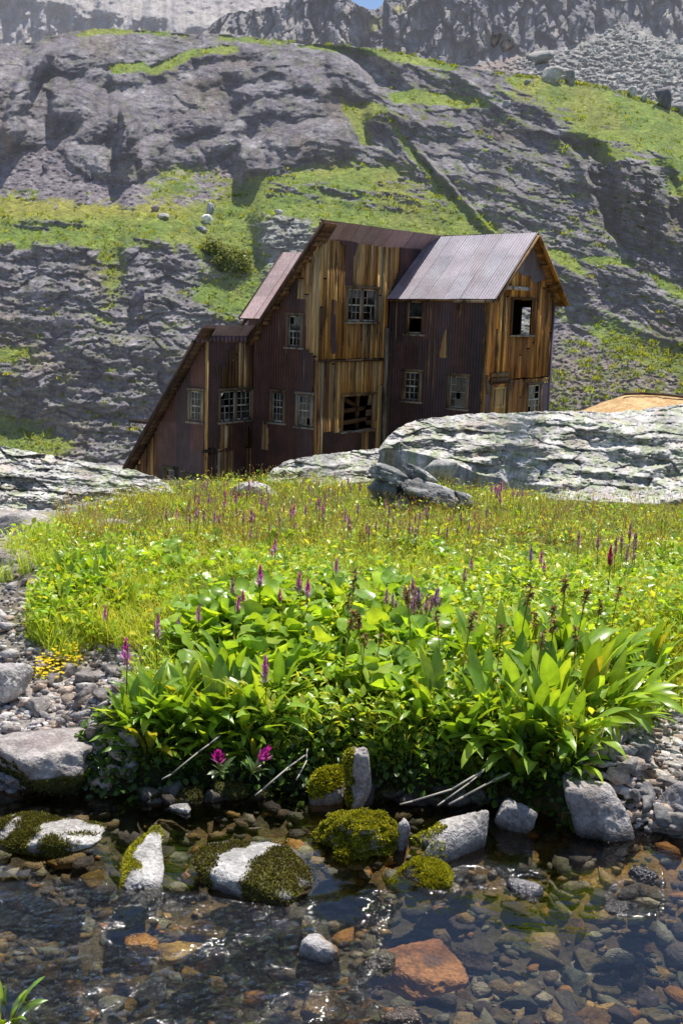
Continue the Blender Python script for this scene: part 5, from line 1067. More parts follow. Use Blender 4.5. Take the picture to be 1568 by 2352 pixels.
tag(add_obj('stream_water', make_mesh('stream_water', np.stack([WX, WY, hgt + step * turb], -1).reshape(-1, 3), grid_quads(*WX.shape), np.repeat((turb * sstep(-.45, .05, fbm(WX * 3, WY * 4, 2.2, 3)))[..., None], 3, -1).reshape(-1, 3), True), M_WATER), 'clear shallow stream water', None, None, 'structure')

# ---------------------------------------------------------------- boulders and bushes of the far slope
def far_boulder(px, py, w, hgt_, label, c, seed, where, group=None, name='boulder'):
    p = where(px, py); sl = np.linalg.norm(p - EYE); W = w / FOC * sl; H = hgt_ / FOC * sl; P, F = rock_shape(seed, 3, 8, .1, 0, 12)
    n = fbm(P[:, 0] * 2, P[:, 1] * 2, P[:, 2] * 2 + seed, 3); o = add_obj(name, make_mesh(name, P * [W / 2, W * .35, H / 2 * 1.3], F, mixc(np.array(c) * .8, np.array(c) * 1.15, sstep(-.3, .3, n)), False), M_OUT, None, p + [0, -.05 * W, H * .3])
    o.rotation_euler = (0, 0, seed * 1.3); tag(o, label, 'boulder', group)
far_boulder(475, 511, 26, 18, 'white boulder on the grassy shelf above the mill', (1., .98, .93), 201, on_hill); far_boulder(484, 487, 30, 20, 'bluish grey boulder uphill of the white one', (.42, .42, .46), 202, on_hill)
far_boulder(358, 482, 18, 13, 'small brown boulder at the foot of the scree', (.33, .27, .25), 203, on_hill); far_boulder(200, 458, 12, 9, 'white stone at the lower edge of the purple scree', (.62, .6, .57), 204, on_hill)
far_boulder(118, 370, 10, 8, 'white stone high on the purple scree', (.7, .68, .66), 205, on_hill); far_boulder(108, 391, 22, 17, 'dark boulder on the purple scree', (.22, .2, .22), 206, on_hill); far_boulder(205, 410, 26, 18, 'dark boulder beside the cliff shadow', (.2, .18, .2), 207, on_hill)
far_boulder(640, 490, 20, 9, 'flat white rock at the edge of the grey outcrop', (.66, .64, .6), 208, on_hill); far_boulder(604, 494, 14, 8, 'small flat stone left of the grey outcrop', (.55, .53, .5), 209, on_hill); far_boulder(463, 528, 28, 10, 'low grey rock below the white boulder', (.36, .35, .37), 210, on_hill); far_boulder(380, 500, 30, 10, 'patch of broken pale rock on the shelf', (.5, .48, .44), 211, on_hill)
far_boulder(313, 693, 44, 34, 'black-shadowed boulder in the grass gully left of the mill', (.20, .19, .21), 212, on_hill); far_boulder(1164, 243, 18, 12, 'grey boulder in the grassy notch', (.42, .42, .42), 213, on_hill); far_boulder(1128, 292, 12, 8, 'small stone on the dark slope above the wing roof', (.3, .28, .32), 214, on_hill)
far_boulder(1268, 158, 48, 28, 'pale flat boulder at the foot of the scree cone', (.55, .52, .46), 215, on_hill); far_boulder(1308, 176, 30, 26, 'grey boulder beside the pale flat one', (.36, .34, .32), 216, on_hill); far_boulder(1235, 144, 62, 26, 'long slab boulder leaning at the scree edge', (.40, .38, .36), 217, on_cliff)
far_boulder(1523, 222, 42, 40, 'big dark block at the right end of the scree', (.24, .22, .23), 218, on_hill); far_boulder(1562, 240, 36, 24, 'rounded block at the right edge below the dark one', (.38, .36, .36), 219, on_hill); far_boulder(1452, 210, 20, 22, 'white pointed rock in the scree', (.62, .6, .56), 220, on_hill); far_boulder(1475, 222, 24, 16, 'pale block below the white pointed rock', (.55, .54, .48), 221, on_hill); far_boulder(1210, 192, 16, 8, 'grey stone at the top of the right meadow', (.36, .36, .34), 222, on_hill)
far_boulder(1135, 100, 30, 24, 'round boulder under the cliff foot', (.42, .36, .32), 223, on_cliff); far_boulder(1160, 115, 34, 18, 'tan boulder below the round one', (.46, .38, .33), 224, on_cliff); far_boulder(1165, 106, 16, 14, 'little boulder wedged above the tan boulder', (.4, .35, .31), 225, on_cliff); far_boulder(1078, 130, 22, 18, 'boulder at the left end of the scree', (.42, .38, .36), 226, on_cliff)
r6 = np.random.default_rng(91); BX, BY = scatter_px(110, [(1180, 140), (1330, 110), (1400, 70), (1568, 100), (1568, 240), (1420, 195), (1300, 180)], 92)
for i, (x, y) in enumerate(zip(BX, BY)): 
    far_boulder(x, y, r6.uniform(6, 15), r6.uniform(5, 10), 'one of the pale rocks strewn over the scree cone', np.array((.75, .73, .66)) * r6.uniform(.6, 1.1), 300 + i % 12, on_cliff, 'rocks on the scree cone', 'scree_rock')
# ================================================================ plants
M_LEAF = mat_leaf('leaf_surface', .45, .34, .6, (1.6, 1.4, .45)); M_GRASS = mat_leaf('grass_surface', .45, .5, .3, (1.4, 1.25, .5))
M_BLOOM = mat_leaf('bloom_surface', .35, .6, .2, (1.25, 1.0, 1.2)); M_DRY = mat_leaf('dry_stem_surface', .1, .8, .15, (1., 1., 1.))
def P_lance(m): t = np.linspace(0, 1, m + 1); return np.clip(np.sin(pi * np.clip(t, 0, 1) ** 1.18), 0, 1) ** .8 + .17 * (1 - t)
def P_round(m): t = np.linspace(0, 1, m + 1); return np.sqrt(np.clip(1 - (2 * t - 1) ** 2, 0, 1)) * .98 + .02
def P_blade(m): t = np.linspace(0, 1, m + 1); return 1 - t ** 1.6 * .96
def P_oval(m): t = np.linspace(0, 1, m + 1); return np.sin(pi * t ** .85) ** .8 + .03
def strips(base, az, L, W, elev, bend, prof, fold=.25, roll=0., colr=(.1, .2, .03), tip=None, wave=0., rs=None, mid=1.25):
    base = np.asarray(base, float); n = len(base); prof = np.asarray(prof); m = len(prof) - 1
    f = lambda v: np.broadcast_to(np.asarray(v, float), n)[:, None]
    az, L, W, elev, bend, roll = map(f, (az, L, W, elev, bend, roll)); t = np.linspace(0, 1, m + 1)[None]
    ang = elev - bend * t ** 1.3; am = (ang[:, 1:] + ang[:, :-1]) / 2; z0 = np.zeros((n, 1))
    u = np.concatenate([z0, np.cumsum(np.cos(am), 1)], 1) / m * L; w = np.concatenate([z0, np.cumsum(np.sin(am), 1)], 1) / m * L
    d = np.stack([np.cos(az), np.sin(az)], -1)                                  # n,1,2
    c = np.stack([u * d[..., 0], u * d[..., 1], w], -1) + base[:, None]
    sd = np.stack([-np.sin(az), np.cos(az), 0 * az], -1); nr = np.stack([-np.sin(ang) * d[..., 0], -np.sin(ang) * d[..., 1], np.cos(ang)], -1)
    s2 = sd * np.cos(roll)[..., None] + nr * np.sin(roll)[..., None]; n2 = nr * np.cos(roll)[..., None] - sd * np.sin(roll)[..., None]
    hw = (W * prof[None])[..., None] / 2
    wv = wave * np.sin(t * 9 + (rs if rs is not None else az * 7))[..., None] * hw if wave else 0
    l = c + s2 * hw + n2 * (hw * fold + wv); r = c - s2 * hw + n2 * (hw * fold - wv)
    V = np.stack([l, c, r], 2).reshape(-1, 3)
    k = np.arange(m)[:, None] * 3 + np.array([0, 1])[None]; q = np.stack([k, k + 1, k + 4, k + 3], -1).reshape(-1, 4)
    Q = (q[None] + (np.arange(n) * (m + 1) * 3)[:, None, None]).reshape(-1, 4)
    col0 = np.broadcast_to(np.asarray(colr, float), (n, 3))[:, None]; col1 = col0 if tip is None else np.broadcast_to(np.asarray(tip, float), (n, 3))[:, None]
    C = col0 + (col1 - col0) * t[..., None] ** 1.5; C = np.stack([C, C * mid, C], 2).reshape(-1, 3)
    return V, Q, C
def put(mb, r): mb.add(r[0], r[1], None, r[2])
def pick(r, cols, n, lo=.75, hi=1.3): return np.array(cols)[r.integers(len(cols), size=n)] * r.uniform(lo, hi, (n, 1))
LONG = [tuple(np.array(c) * (1.62, 1.42, 1.35)) for c in [(.12, .23, .025), (.16, .28, .03), (.09, .19, .03), (.20, .31, .035), (.13, .24, .04)]]
RND = [tuple(1.25 * v for v in c) for c in [(.20, .32, .035), (.25, .38, .04), (.16, .27, .04), (.30, .40, .045)]]
GRS = [tuple(np.array(c) * (1.15, 1.4, 1.35)) for c in [(.28, .33, .035), (.34, .36, .045), (.22, .29, .03), (.40, .37, .07), (.18, .23, .03)]]
TINY = [tuple(1.35 * v for v in c) for c in [(.20, .32, .03), (.26, .37, .04), (.15, .25, .03), (.31, .37, .045), (.35, .36, .05)]]

def long_clump(seed, n=26, L=.30, droop=0.):
    r = np.random.default_rng(seed); mb = MB(); q = r.random(n) ** .8
    az = r.uniform(0, 2 * pi, n); el = np.radians(lerp(89, 34, q) + r.normal(size=n) * 7); ln = L * r.uniform(.62, 1.12, n) * lerp(1, .82, q)
    base = np.stack([np.cos(az) * .018 * (1 + q), np.sin(az) * .018 * (1 + q), r.uniform(-.01, .012, n)], 1)
    c = pick(r, LONG, n); br = r.random(n) < .02; c[br] = (.26, .19, .08); yl = r.random(n) < .05; c[yl] = np.array((.42, .40, .05)) * r.uniform(.7, 1., (yl.sum(), 1))
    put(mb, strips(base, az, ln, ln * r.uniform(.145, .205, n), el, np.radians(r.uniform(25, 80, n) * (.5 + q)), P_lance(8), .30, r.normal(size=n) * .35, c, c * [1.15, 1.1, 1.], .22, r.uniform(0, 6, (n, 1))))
    return mb
def round_plant(seed, n=11, R=.035, H=.12):
    r = np.random.default_rng(seed); mb = MB(); az = r.uniform(0, 2 * pi, n); q = r.random(n); el = np.radians(lerp(85, 40, q)); h = H * r.uniform(.6, 1.15, n); bd = np.radians(r.uniform(5, 30, n))
    c = pick(r, RND, n); V, Q, C = strips(np.zeros((n, 3)), az, h, .0045, el, bd, np.ones(5), 0, 0, c * [1.0, .85, .9]); mb.add(V, Q, None, C)
    tip = V.reshape(n, 5, 3, 3)[:, -1, 1]; rd = R * r.uniform(.6, 1.2, n)
    put(mb, strips(tip - np.stack([np.cos(az), np.sin(az), az * 0], 1) * (rd * .35)[:, None], az + r.normal(size=n) * .5, rd * 2, rd * 2.15, np.radians(r.uniform(-10, 70, n)), np.radians(r.uniform(-25, 45, n)), P_round(7), r.uniform(.05, .5), r.normal(size=n) * .4, c, c * 1.1, .16, r.uniform(0, 6, (n, 1))))
    return mb
def grass_tuft(seed, n=70, L=.2, cols=GRS, spread=.05, w=.0035):
    r = np.random.default_rng(seed); mb = MB(); az = r.uniform(0, 2 * pi, n); rd = spread * np.sqrt(r.random(n)); a2 = r.uniform(0, 2 * pi, n)
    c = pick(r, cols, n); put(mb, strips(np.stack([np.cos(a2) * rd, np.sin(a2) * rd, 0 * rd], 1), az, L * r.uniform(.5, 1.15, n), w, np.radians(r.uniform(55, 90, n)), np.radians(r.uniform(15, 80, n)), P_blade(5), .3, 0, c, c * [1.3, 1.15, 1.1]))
    return mb
def spike(seed, H=.22, bl=.075, tones=None, leafy=True, bw=.018):
    """flower spike: stem with narrow leaves, and a bloom of overlapping bracts; returns two builders"""
    r = np.random.default_rng(seed); s = MB(); tones = tones or [(.42, .02, .22), (.55, .04, .30), (.30, .05, .22), (.42, .28, .34)]
    el = np.radians(88 + r.normal() * 3); az = r.uniform(0, 6.28)
    for ro in (0, pi / 2): put(s, strips([[0, 0, 0]], az, H, .0032, el, .05, np.ones(5), 0, ro, (.13, .11, .045)))
    n = 9 if leafy else 4; hz = r.uniform(.05, .72, n) * H
    c = pick(r, [(.12, .17, .05), (.16, .15, .07), (.10, .15, .04)], n); put(s, strips(np.stack([0 * hz, 0 * hz, hz], 1), r.uniform(0, 6.28, n), r.uniform(.02, .042, n), .005, np.radians(r.uniform(35, 70, n)), .5, P_lance(4), .2, 0, c))
    b = MB(); n = 46; k = np.linspace(0, 1, n); hz = H - bl * .86 + bl * k * .86; taper = lerp(1.0, .55, k) * np.minimum(1, .55 + k * 3)
    dark, hot, mauve, pale = [np.array(t) for t in tones]; m = np.clip(k * 1.2 + r.normal(size=n) * .18, 0, 1)[:, None]
    c = np.where(m > .72, hot, np.where(m > .45, dark, np.where(r.random((n, 1)) > .45, mauve, pale))) * r.uniform(.75, 1.25, (n, 1))
    put(b, strips(np.stack([0 * hz, 0 * hz, hz], 1), k * n * 2.4, bw * 1.75 * taper * r.uniform(.8, 1.2, n), bw * .62 * taper, np.radians(lerp(35, 74, k) + r.normal(size=n) * 8), -.5, P_oval(3), .5, 0, c * .8, c * 1.15))
    return s, b
def seed_stalk(seed, H=.33):
    r = np.random.default_rng(seed); s = MB(); az = r.uniform(0, 6.28)
    for ro in (0, pi / 2): put(s, strips([[0, 0, 0]], az, H, .0042, np.radians(87), .12, np.ones(6), 0, ro, (.16, .2, .04), (.17, .12, .05)))
    top = strips([[0, 0, 0]], az, H, .004, np.radians(87), .12, np.ones(6), 0, 0, (.1, .1, .1))[0].reshape(6, 3, 3)[-1, 1]
    b = MB(); n = 16; k = r.random(n); base = np.outer(1 - k * .2, top); a = r.uniform(0, 6.28, n); c = pick(r, [(.22, .15, .07), (.32, .23, .10), (.13, .09, .05), (.38, .31, .15)], n)
    put(b, strips(base, a, r.uniform(.016, .034, n), .009, np.radians(r.uniform(-30, 60, n)), .7, P_oval(4), .6, 0, c)); put(b, strips(base, a + 1, r.uniform(.012, .022, n), .008, np.radians(r.uniform(0, 70, n)), .7, P_oval(4), .6, 1.2, c))
    return s, b

rp = np.random.default_rng(404)
MEADOW = [(0, 1262), (60, 1235), (130, 1195), (250, 1155), (400, 1122), (520, 1108), (620, 1100), (840, 1102), (900, 1088), (960, 1072), (1050, 1075), (1100, 1104), (1200, 1148), (1400, 1160), (1760, 1178), (2150, 1200), (2150, 1640), (1540, 1655), (1460, 1690), (1360, 1740), (1280, 1800), (1110, 1812), (900, 1815), (700, 1805), (300, 1790), (262, 1690), (285, 1590), (335, 1500), (200, 1500), (60, 1480), (70, 1380), (120, 1320), (60, 1290)]
def meadow_pts(n, seed, poly=MEADOW, power=1.0):
    x, y = scatter_px(int(n * 1.8), poly, seed); r = np.random.default_rng(seed + 1)
    if power: k = r.random(len(y)) < np.clip((1 - (y - 1090) / 800.), .05, 1) ** power; x, y = x[k], y[k]
    return ground_at(x[:n], y[:n])
# ---- ground cover nobody could count: fine grass and tiny leaves
g = meadow_pts(80000, 51, power=1.3); n = len(g); dn = fbm(g[:, 0] * 1.3, g[:, 1] * 1.0, 3.3, 3)
far_ = sstep(5, 9, g[:, 1]); c = pick(rp, GRS, n); c = lerp(c, c * [1.3, 1.06, .9], (sstep(.1, .4, dn) * .8)[:, None]); c = lerp(c, c * [.7, .85, .9], (sstep(.1, .4, -dn))[:, None])
L = rp.uniform(.05, .13, n) * (1 + .9 * dn); mb = MB(); az = rp.uniform(0, 6.28, n)
put(mb, strips(g - [0, 0, .008], az, L, lerp(.0035, .0052, far_), np.radians(rp.uniform(50, 90, n)), np.radians(rp.uniform(10, 85, n)), P_blade(3), .25, rp.normal(size=n) * .3, c, c * [1.25, 1.12, 1.1]))
tag(mb.build('meadow_grass', M_GRASS), 'fine sunlit grass of the meadow', None, None, 'stuff')
g = meadow_pts(50000, 53, power=.9); n = len(g); dn = fbm(g[:, 0] * 1.1 + 9, g[:, 1] * .9, 7.3, 3); keep = rp.random(n) < (.35 + .9 * sstep(-.15, .25, dn)) * lerp(1., .4, sstep(5.5, 7.5, g[:, 1])); g = g[keep]; dn = dn[keep]; n = len(g)
c = pick(rp, TINY, n); c = lerp(c, c * [1.25, 1.05, .9], (sstep(.0, .35, -dn) * .7)[:, None]); hz = rp.uniform(.0, .085, n) * (1 + dn); L = rp.uniform(.018, .05, n); mb = MB()
put(mb, strips(g + np.stack([0 * hz, 0 * hz, hz], 1), rp.uniform(0, 6.28, n), L, L * rp.uniform(.35, .6, n), np.radians(rp.uniform(-5, 75, n)), np.radians(rp.uniform(0, 60, n)), P_oval(3), .25, rp.normal(size=n) * .5, c, c * 1.1))
tag(mb.build('leafy_ground_cover', M_LEAF), 'small bright leaves carpeting the meadow', None, None, 'stuff')
# dry red and straw stalks among the far grass
g = meadow_pts(3200, 57, [(120, 1190), (400, 1130), (620, 1110), (900, 1095), (1200, 1150), (1568, 1165), (1600, 1300), (1000, 1290), (500, 1300), (150, 1290)], 0); n = len(g); mb = MB(); L = rp.uniform(.10, .2, n)
c = pick(rp, [(.30, .16, .07), (.36, .26, .12), (.22, .10, .06), (.30, .26, .10)], n); put(mb, strips(g, rp.uniform(0, 6.28, n), L, .0028, np.radians(rp.uniform(70, 90, n)), .3, np.ones(4), 0, rp.uniform(0, 3, n), c))
hd = g + np.stack([0 * L, 0 * L, L * .92], 1); put(mb, strips(hd, rp.uniform(0, 6.28, n), .016, .008, 1.2, .5, P_oval(3), .5, 0, c * 1.1)); tag(mb.build('dry_meadow_stalks', M_GRASS), 'fine dry reddish stalks among the far grass', None, None, 'stuff')
# moss and creeping leaves hanging on the cut bank
bx = rp.uniform(-1.0, 1.12, 24000); tt_ = rp.uniform(.0, .30, 24000); keepb = rp.random(24000) < sstep(-.1, .35, fbm(bx * 5, tt_ * 7, 4.4, 3) + .12); bx, tt_ = bx[keepb], tt_[keepb]; by = edge_y(bx) + tt_
V, F_, C = blades(np.stack([bx, by, gz(bx, by)], 1), np.stack([0 * bx, -.7 + 0 * bx, .7 + 0 * bx], 1) + rp.normal(size=(len(bx), 3)) * .45, rp.uniform(.006, .016, len(bx)), .005, rp, [(.16, .155, .02), (.10, .11, .02), (.06, .07, .018), (.22, .2, .02), (.05, .045, .025)])
tag(add_obj('bank_moss', make_mesh('bank_moss', V, F_, C), M_MOSS), 'moss on the shaded cut bank', None, None, 'stuff')
bx = rp.uniform(-.95, .84, 5200); tt_ = rp.uniform(.02, .32, 5200); by = edge_y(bx) + tt_; zb_ = gz(bx, by); mb = MB(); L = rp.uniform(.015, .034, 5200); c = pick(rp, [(.07, .13, .02), (.11, .19, .025), (.05, .10, .02)], 5200)
put(mb, strips(np.stack([bx, by - rp.uniform(0, .05, 5200), zb_ + rp.uniform(0, .03, 5200)], 1), rp.uniform(3.4, 6.0, 5200), L, L * .75, np.radians(rp.uniform(-50, 50, 5200)), .4, P_round(3), .2, rp.normal(size=5200) * .4, c)); tag(mb.build('creeping_leaves', M_LEAF), 'small creeping leaves hanging over the bank', None, None, 'stuff')

# ---- countable plants
PROTO = {}
def place(name, key, meshes, p, s, rz, label, cat, group, lean=0.):
    """thing with the given (part name, mesh, material); the first entry is the thing's own mesh when alone"""
    if len(meshes) == 1:
        o = add_obj(name, meshes[0][1], meshes[0][2])
    else:
        o = empty(name)
        for pn, me, mt in meshes: add_obj(pn, me, mt, o)
    o.location = p; o.scale = (s, s, s); o.rotation_euler = (lean, 0, rz) if lean else (0, 0, rz)
    return tag(o, label, cat, group)
LC = [long_clump(700 + i, 24 + 2 * (i % 4), .265).mesh('leaf_clump', True) for i in range(9)]
RPm = [round_plant(720 + i).mesh('round_leaved_plant', True) for i in range(10)]
GT = [grass_tuft(740 + i, 80, .19).mesh('grass_tuft', True) for i in range(5)]
left_c = [(300, 1690, .8), (345, 1735, .85), (345, 1655, .9), (400, 1700, .9), (450, 1650, 1.), (500, 1680, .95), (545, 1640, 1.15), (560, 1700, .8), (610, 1660, 1.), (640, 1610, .95), (420, 1620, .9), (520, 1590, 1.), (480, 1730, .7), (330, 1620, .8), (585, 1740, .6)]
right_c = [(960, 1690, .8), (1000, 1650, .9), (1060, 1700, .8), (1110, 1650, 1.), (1150, 1700, 1.), (1180, 1745, .95), (1220, 1775, .9), (1240, 1700, 1.1), (1270, 1650, 1.1), (1310, 1700, .95), (1340, 1640, 1.1), (1390, 1660, 1.), (1420, 1610, 1.), (1450, 1640, .95), (1180, 1620, 1.05), (1100, 1590, .95), (1250, 1590, 1.), (1360, 1570, 1.), (1440, 1560, .9), (1200, 1800, .7), (1010, 1590, .8), (1500, 1600, .9), (1310, 1770, .6)]
for i, (x, y, s) in enumerate(left_c): place('leaf_clump', 0, [('leaves', LC[i % 9], M_LEAF)], ground_at(x, y, .0)[0] - [0, 0, .012], s * .92, rp.uniform(0, 6.28), 'one of the strap-leaved green clumps massed left of the upright bank rock', 'plant', 'leaf clumps on the left half of the bank')
for i, (x, y, s) in enumerate(right_c + [(1080, 1540, 1.), (1150, 1540, 1.), (1300, 1530, 1.05), (1210, 1520, .95), (1400, 1520, .95), (1480, 1560, .95)]):
    s *= 1.02
    place('leaf_clump', 0, [('leaves', LC[(i + 4) % 9], M_LEAF)], ground_at(x, y, .0)[0] - [0, 0, .012], s, rp.uniform(0, 6.28), 'one of the strap-leaved green clumps massed right of the upright bank rock', 'plant', 'leaf clumps on the right half of the bank')
X, Y = scatter_px(34, [(120, 1330), (280, 1300), (300, 1420), (120, 1420)], 61)
for i, (x, y) in enumerate(zip(X, Y)): place('leaf_clump', 0, [('leaves', LC[i % 9], M_LEAF)], ground_at(x, y)[0], rp.uniform(.4, .62), rp.uniform(0, 6.28), 'one of the small pale narrow-leaved clumps at the left end of the meadow', 'plant', 'small clumps at the left end of the meadow')
X, Y = scatter_px(105, [(400, 1440), (640, 1410), (900, 1400), (1010, 1450), (1040, 1560), (980, 1640), (880, 1640), (780, 1600), (640, 1560), (500, 1560), (390, 1540)], 62)
for i, (x, y) in enumerate(zip(X, Y)): place('round_leaved_plant', 0, [('leaves', RPm[i % 10], M_LEAF)], ground_at(x, y)[0], rp.uniform(.8, 1.25), rp.uniform(0, 6.28), 'one of the round-leaved light green plants behind the two leaf clumps', 'plant', 'round-leaved plants behind the leaf clumps')
X, Y = scatter_px(150, [(130, 1290), (420, 1255), (760, 1240), (960, 1270), (1400, 1330), (1560, 1320), (1560, 1480), (1400, 1440), (1050, 1420), (900, 1400), (500, 1440), (330, 1440), (150, 1400)], 63)
for i, (x, y) in enumerate(zip(X, Y)): place('round_leaved_plant', 0, [('leaves', RPm[(i + 3) % 10], M_LEAF)], ground_at(x, y)[0], rp.uniform(.42, .8), rp.uniform(0, 6.28), 'one of the smaller leafy plants spread across the middle of the meadow', 'plant', 'leafy plants across the middle meadow')
X, Y = scatter_px(150, [(230, 1215), (420, 1165), (640, 1140), (860, 1175), (1120, 1150), (1250, 1175), (1560, 1190), (1560, 1310), (1200, 1320), (800, 1240), (400, 1260), (200, 1290)], 67); pt = fbm(X / 90., Y / 40., 5.5, 3) > -.08
for i, (x, y) in enumerate(zip(X[pt], Y[pt])): place('leafy_plant', 0, [('leaves', (RPm + LC)[(i * 7) % 19], M_LEAF)], ground_at(x, y)[0], rp.uniform(.28, .5), rp.uniform(0, 6.28), 'one of the low leafy clumps dotted through the far half of the meadow', 'plant', 'low leafy clumps in the far meadow')
for i, (x, y, s) in enumerate([(250, 1480, 1.2), (205, 1470, 1.1), (130, 1500, 1.), (95, 1480, .9), (160, 1525, .9), (290, 1490, 1.), (540, 1340, 1.1), (580, 1335, 1.), (420, 1250, 1.1), (450, 1250, 1.), (395, 1235, .9), (30, 1290, 1.), (90, 1270, 1.1), (60, 1320, .9), (10, 1340, 1.), (700, 1700, .6), (660, 1720, .6), (900, 1720, .8), (870, 1745, .7), (930, 1740, .7), (150, 1260, .9), (110, 1310, 1.), (620, 1690, .6), (1400, 1330, 1.1), (1300, 1330, 1.), (640, 1740, .5)]):
    place('grass_tuft', 0, [('blades', GT[i % 5], M_GRASS)], ground_at(x, y)[0], s, rp.uniform(0, 6.28), 'one of the loose tufts of fine grass among the broad leaves and rocks', 'grass tuft', 'tufts of fine grass')
# extra leaves at the lower left corner
p = at_z(np.array(6.), np.array(2345.), .0); p[2] = -.01; place('leafy_sprig', 0, [('leaves', long_clump(790, 20, .12).mesh('leafy_sprig', True), M_LEAF)], p, 1., 0, 'sprig of bright green leaves poking in at the lower left corner by the water', 'plant', None)

# ---- flower spikes
HOT = [(.62, .06, .42), (.85, .10, .52), (.55, .25, .45), (.75, .58, .62)]; MAUVE = [(.52, .20, .36), (.72, .24, .50), (.55, .38, .42), (.68, .56, .48)]; DULL = [(.46, .28, .25), (.58, .30, .36), (.48, .36, .28), (.58, .47, .36)]; RED = [(.40, .02, .12), (.5, .03, .16), (.36, .08, .14), (.4, .2, .2)]; LILAC = [(.42, .26, .42), (.48, .25, .46), (.45, .36, .43), (.55, .48, .5)]
def sp_mesh(seed, tones, H=.22, bl=.08, bw=.018):
    s, b = spike(seed, H, bl, tones, True, bw); return [('stem', s.mesh('stem', True), M_LEAF), ('bloom', b.mesh('bloom', True), M_BLOOM)]
SP = {'hot': [sp_mesh(800 + i, HOT) for i in range(4)], 'mauve': [sp_mesh(810 + i, MAUVE) for i in range(4)], 'dull': [sp_mesh(820 + i, DULL) for i in range(4)], 'red': [sp_mesh(830, RED)], 'lilac': [sp_mesh(840 + i, LILAC) for i in range(2)], 'low': [sp_mesh(850 + i, [(.5, .02, .26), (.62, .04, .36), (.45, .06, .28), (.5, .25, .38)], .085, .05, .026) for i in range(2)]}
def under(px, py, H):
    """ground point whose plant of height H tops out at the survey mark"""
    yb = py + 60.
    for _ in range(6): g_ = ground_at(px, yb)[0]; w_ = (g_ - EYE) @ FWD; yb = py + H * FOC / w_ * .95
    return g_
def flower(px, py, kind, s, label, group=None, cat='flower', i=0):
    p = under(px, py, .22 * s); return place('wildflower', 0, SP[kind][i % len(SP[kind])], p, s, rp.uniform(0, 6.28), label, cat, group)
flower(595, 1312, 'hot', 1.25, 'tallest purple flower spike left of centre', i=0); flower(546, 1378, 'hot', .9, 'left one of two touching magenta flowers beside an orange leaf', i=1); flower(557, 1368, 'hot', .8, 'right one of two touching magenta flowers beside an orange leaf', i=2)
flower(641, 1362, 'hot', .8, 'short round magenta flower between the tall purple spikes', i=3); flower(684, 1326, 'mauve', 1.2, 'tall pale-based purple spike beside a brighter one', i=0); flower(704, 1342, 'hot', 1.1, 'bright purple spike just right of the pale-based one', i=0)
flower(290, 1482, 'hot', 1.25, 'purple spike at the left edge of the leaf clumps above the gravel', i=1); flower(363, 1428, 'mauve', 1.15, 'purple-brown spike standing over the left leaf clumps', i=1); flower(455, 1404, 'mauve', .9, 'slim violet spike above the left leaf clumps', i=2)
flower(606, 1528, 'mauve', 1.2, 'pinkish purple spike in front of the central strap leaves', i=3); flower(1392, 1266, 'red', 1.25, 'crimson flower spike standing tall on the right'); flower(1213, 1264, 'lilac', 1.0, 'pale lilac spike beside two purple flowers', i=0); flower(1238, 1274, 'hot', .8, 'upper of two small purple flowers next to the pale lilac spike', i=2); flower(1244, 1296, 'hot', .7, 'lower of two small purple flowers next to the pale lilac spike', i=3)
flower(1078, 1288, 'mauve', .8, 'small violet spike right of the meadow centre', i=1); flower(1062, 1312, 'dull', .9, 'faded spike just left of the small violet one', i=2); flower(243, 1404, 'mauve', .9, 'mauve spike in the grass tuft on the left', i=0); flower(770, 1294, 'mauve', .9, 'violet spike near the middle of the meadow', i=2); flower(630, 1246, 'hot', .9, 'magenta-tipped spike in the mid meadow', i=0); flower(624, 1262, 'hot', .7, 'small magenta flower under the magenta-tipped spike', i=1); flower(533, 1340, 'dull', 1.0, 'faded brown spike left of the tallest purple spike', i=0); flower(410, 1428, 'lilac', .6, 'tiny pink flower among the left leaf clumps', i=1)
for k, (x, y, nm) in enumerate(((505, 1726, 'left'), (580, 1730, 'right'))):
    bx_ = at_y(np.array(float(x)), np.array(float(y)), 3.42); bx_[2] -= .07
    o = place('wildflower', 0, SP['low'][k], bx_, 1., 1.5 * k, nm + ' one of two vivid magenta blooms hanging low over the dark bank', 'flower', None, .5)
    lf = MB(); put(lf, strips(np.zeros((9, 3)), rp.uniform(0, 6.28, 9), rp.uniform(.04, .08, 9), .016, np.radians(rp.uniform(20, 70, 9)), .6, P_lance(4), .25, 0, pick(rp, [(.1, .17, .06), (.14, .2, .08)], 9))); lf.build('leaves', M_LEAF, o, True)
def far_flowers(n, poly, kinds, label, group, seed, smin=.7, smax=1.15):
    X, Y = scatter_px(n, poly, seed); r = np.random.default_rng(seed + 5)
    for i, (x, y) in enumerate(zip(X, Y)):
        k = kinds[r.integers(len(kinds))]; place('wildflower', 0, SP[k][i % len(SP[k])], ground_at(x, y)[0], r.uniform(smin, smax), r.uniform(0, 6.28), label, 'flower', group)
far_flowers(52, [(370, 1250), (400, 1190), (560, 1150), (760, 1180), (760, 1260), (560, 1290)], ['mauve', 'dull', 'dull', 'mauve', 'hot'], 'one of the faded mauve spikes in the crowd left of the jagged boulder', 'mauve spikes left of the jagged boulder', 71, .6, .95)
far_flowers(34, [(780, 1240), (880, 1210), (1120, 1220), (1130, 1270), (960, 1300), (800, 1290)], ['mauve', 'dull', 'dull'], 'one of the faded mauve spikes in front of the jagged boulder', 'mauve spikes in front of the jagged boulder', 72, .6, .95)
far_flowers(40, [(400, 1150), (620, 1128), (830, 1130), (830, 1175), (500, 1185)], ['dull', 'mauve', 'dull'], 'one of the small brownish spikes along the meadow crest below the mill', 'spikes along the meadow crest', 73, .5, .8)
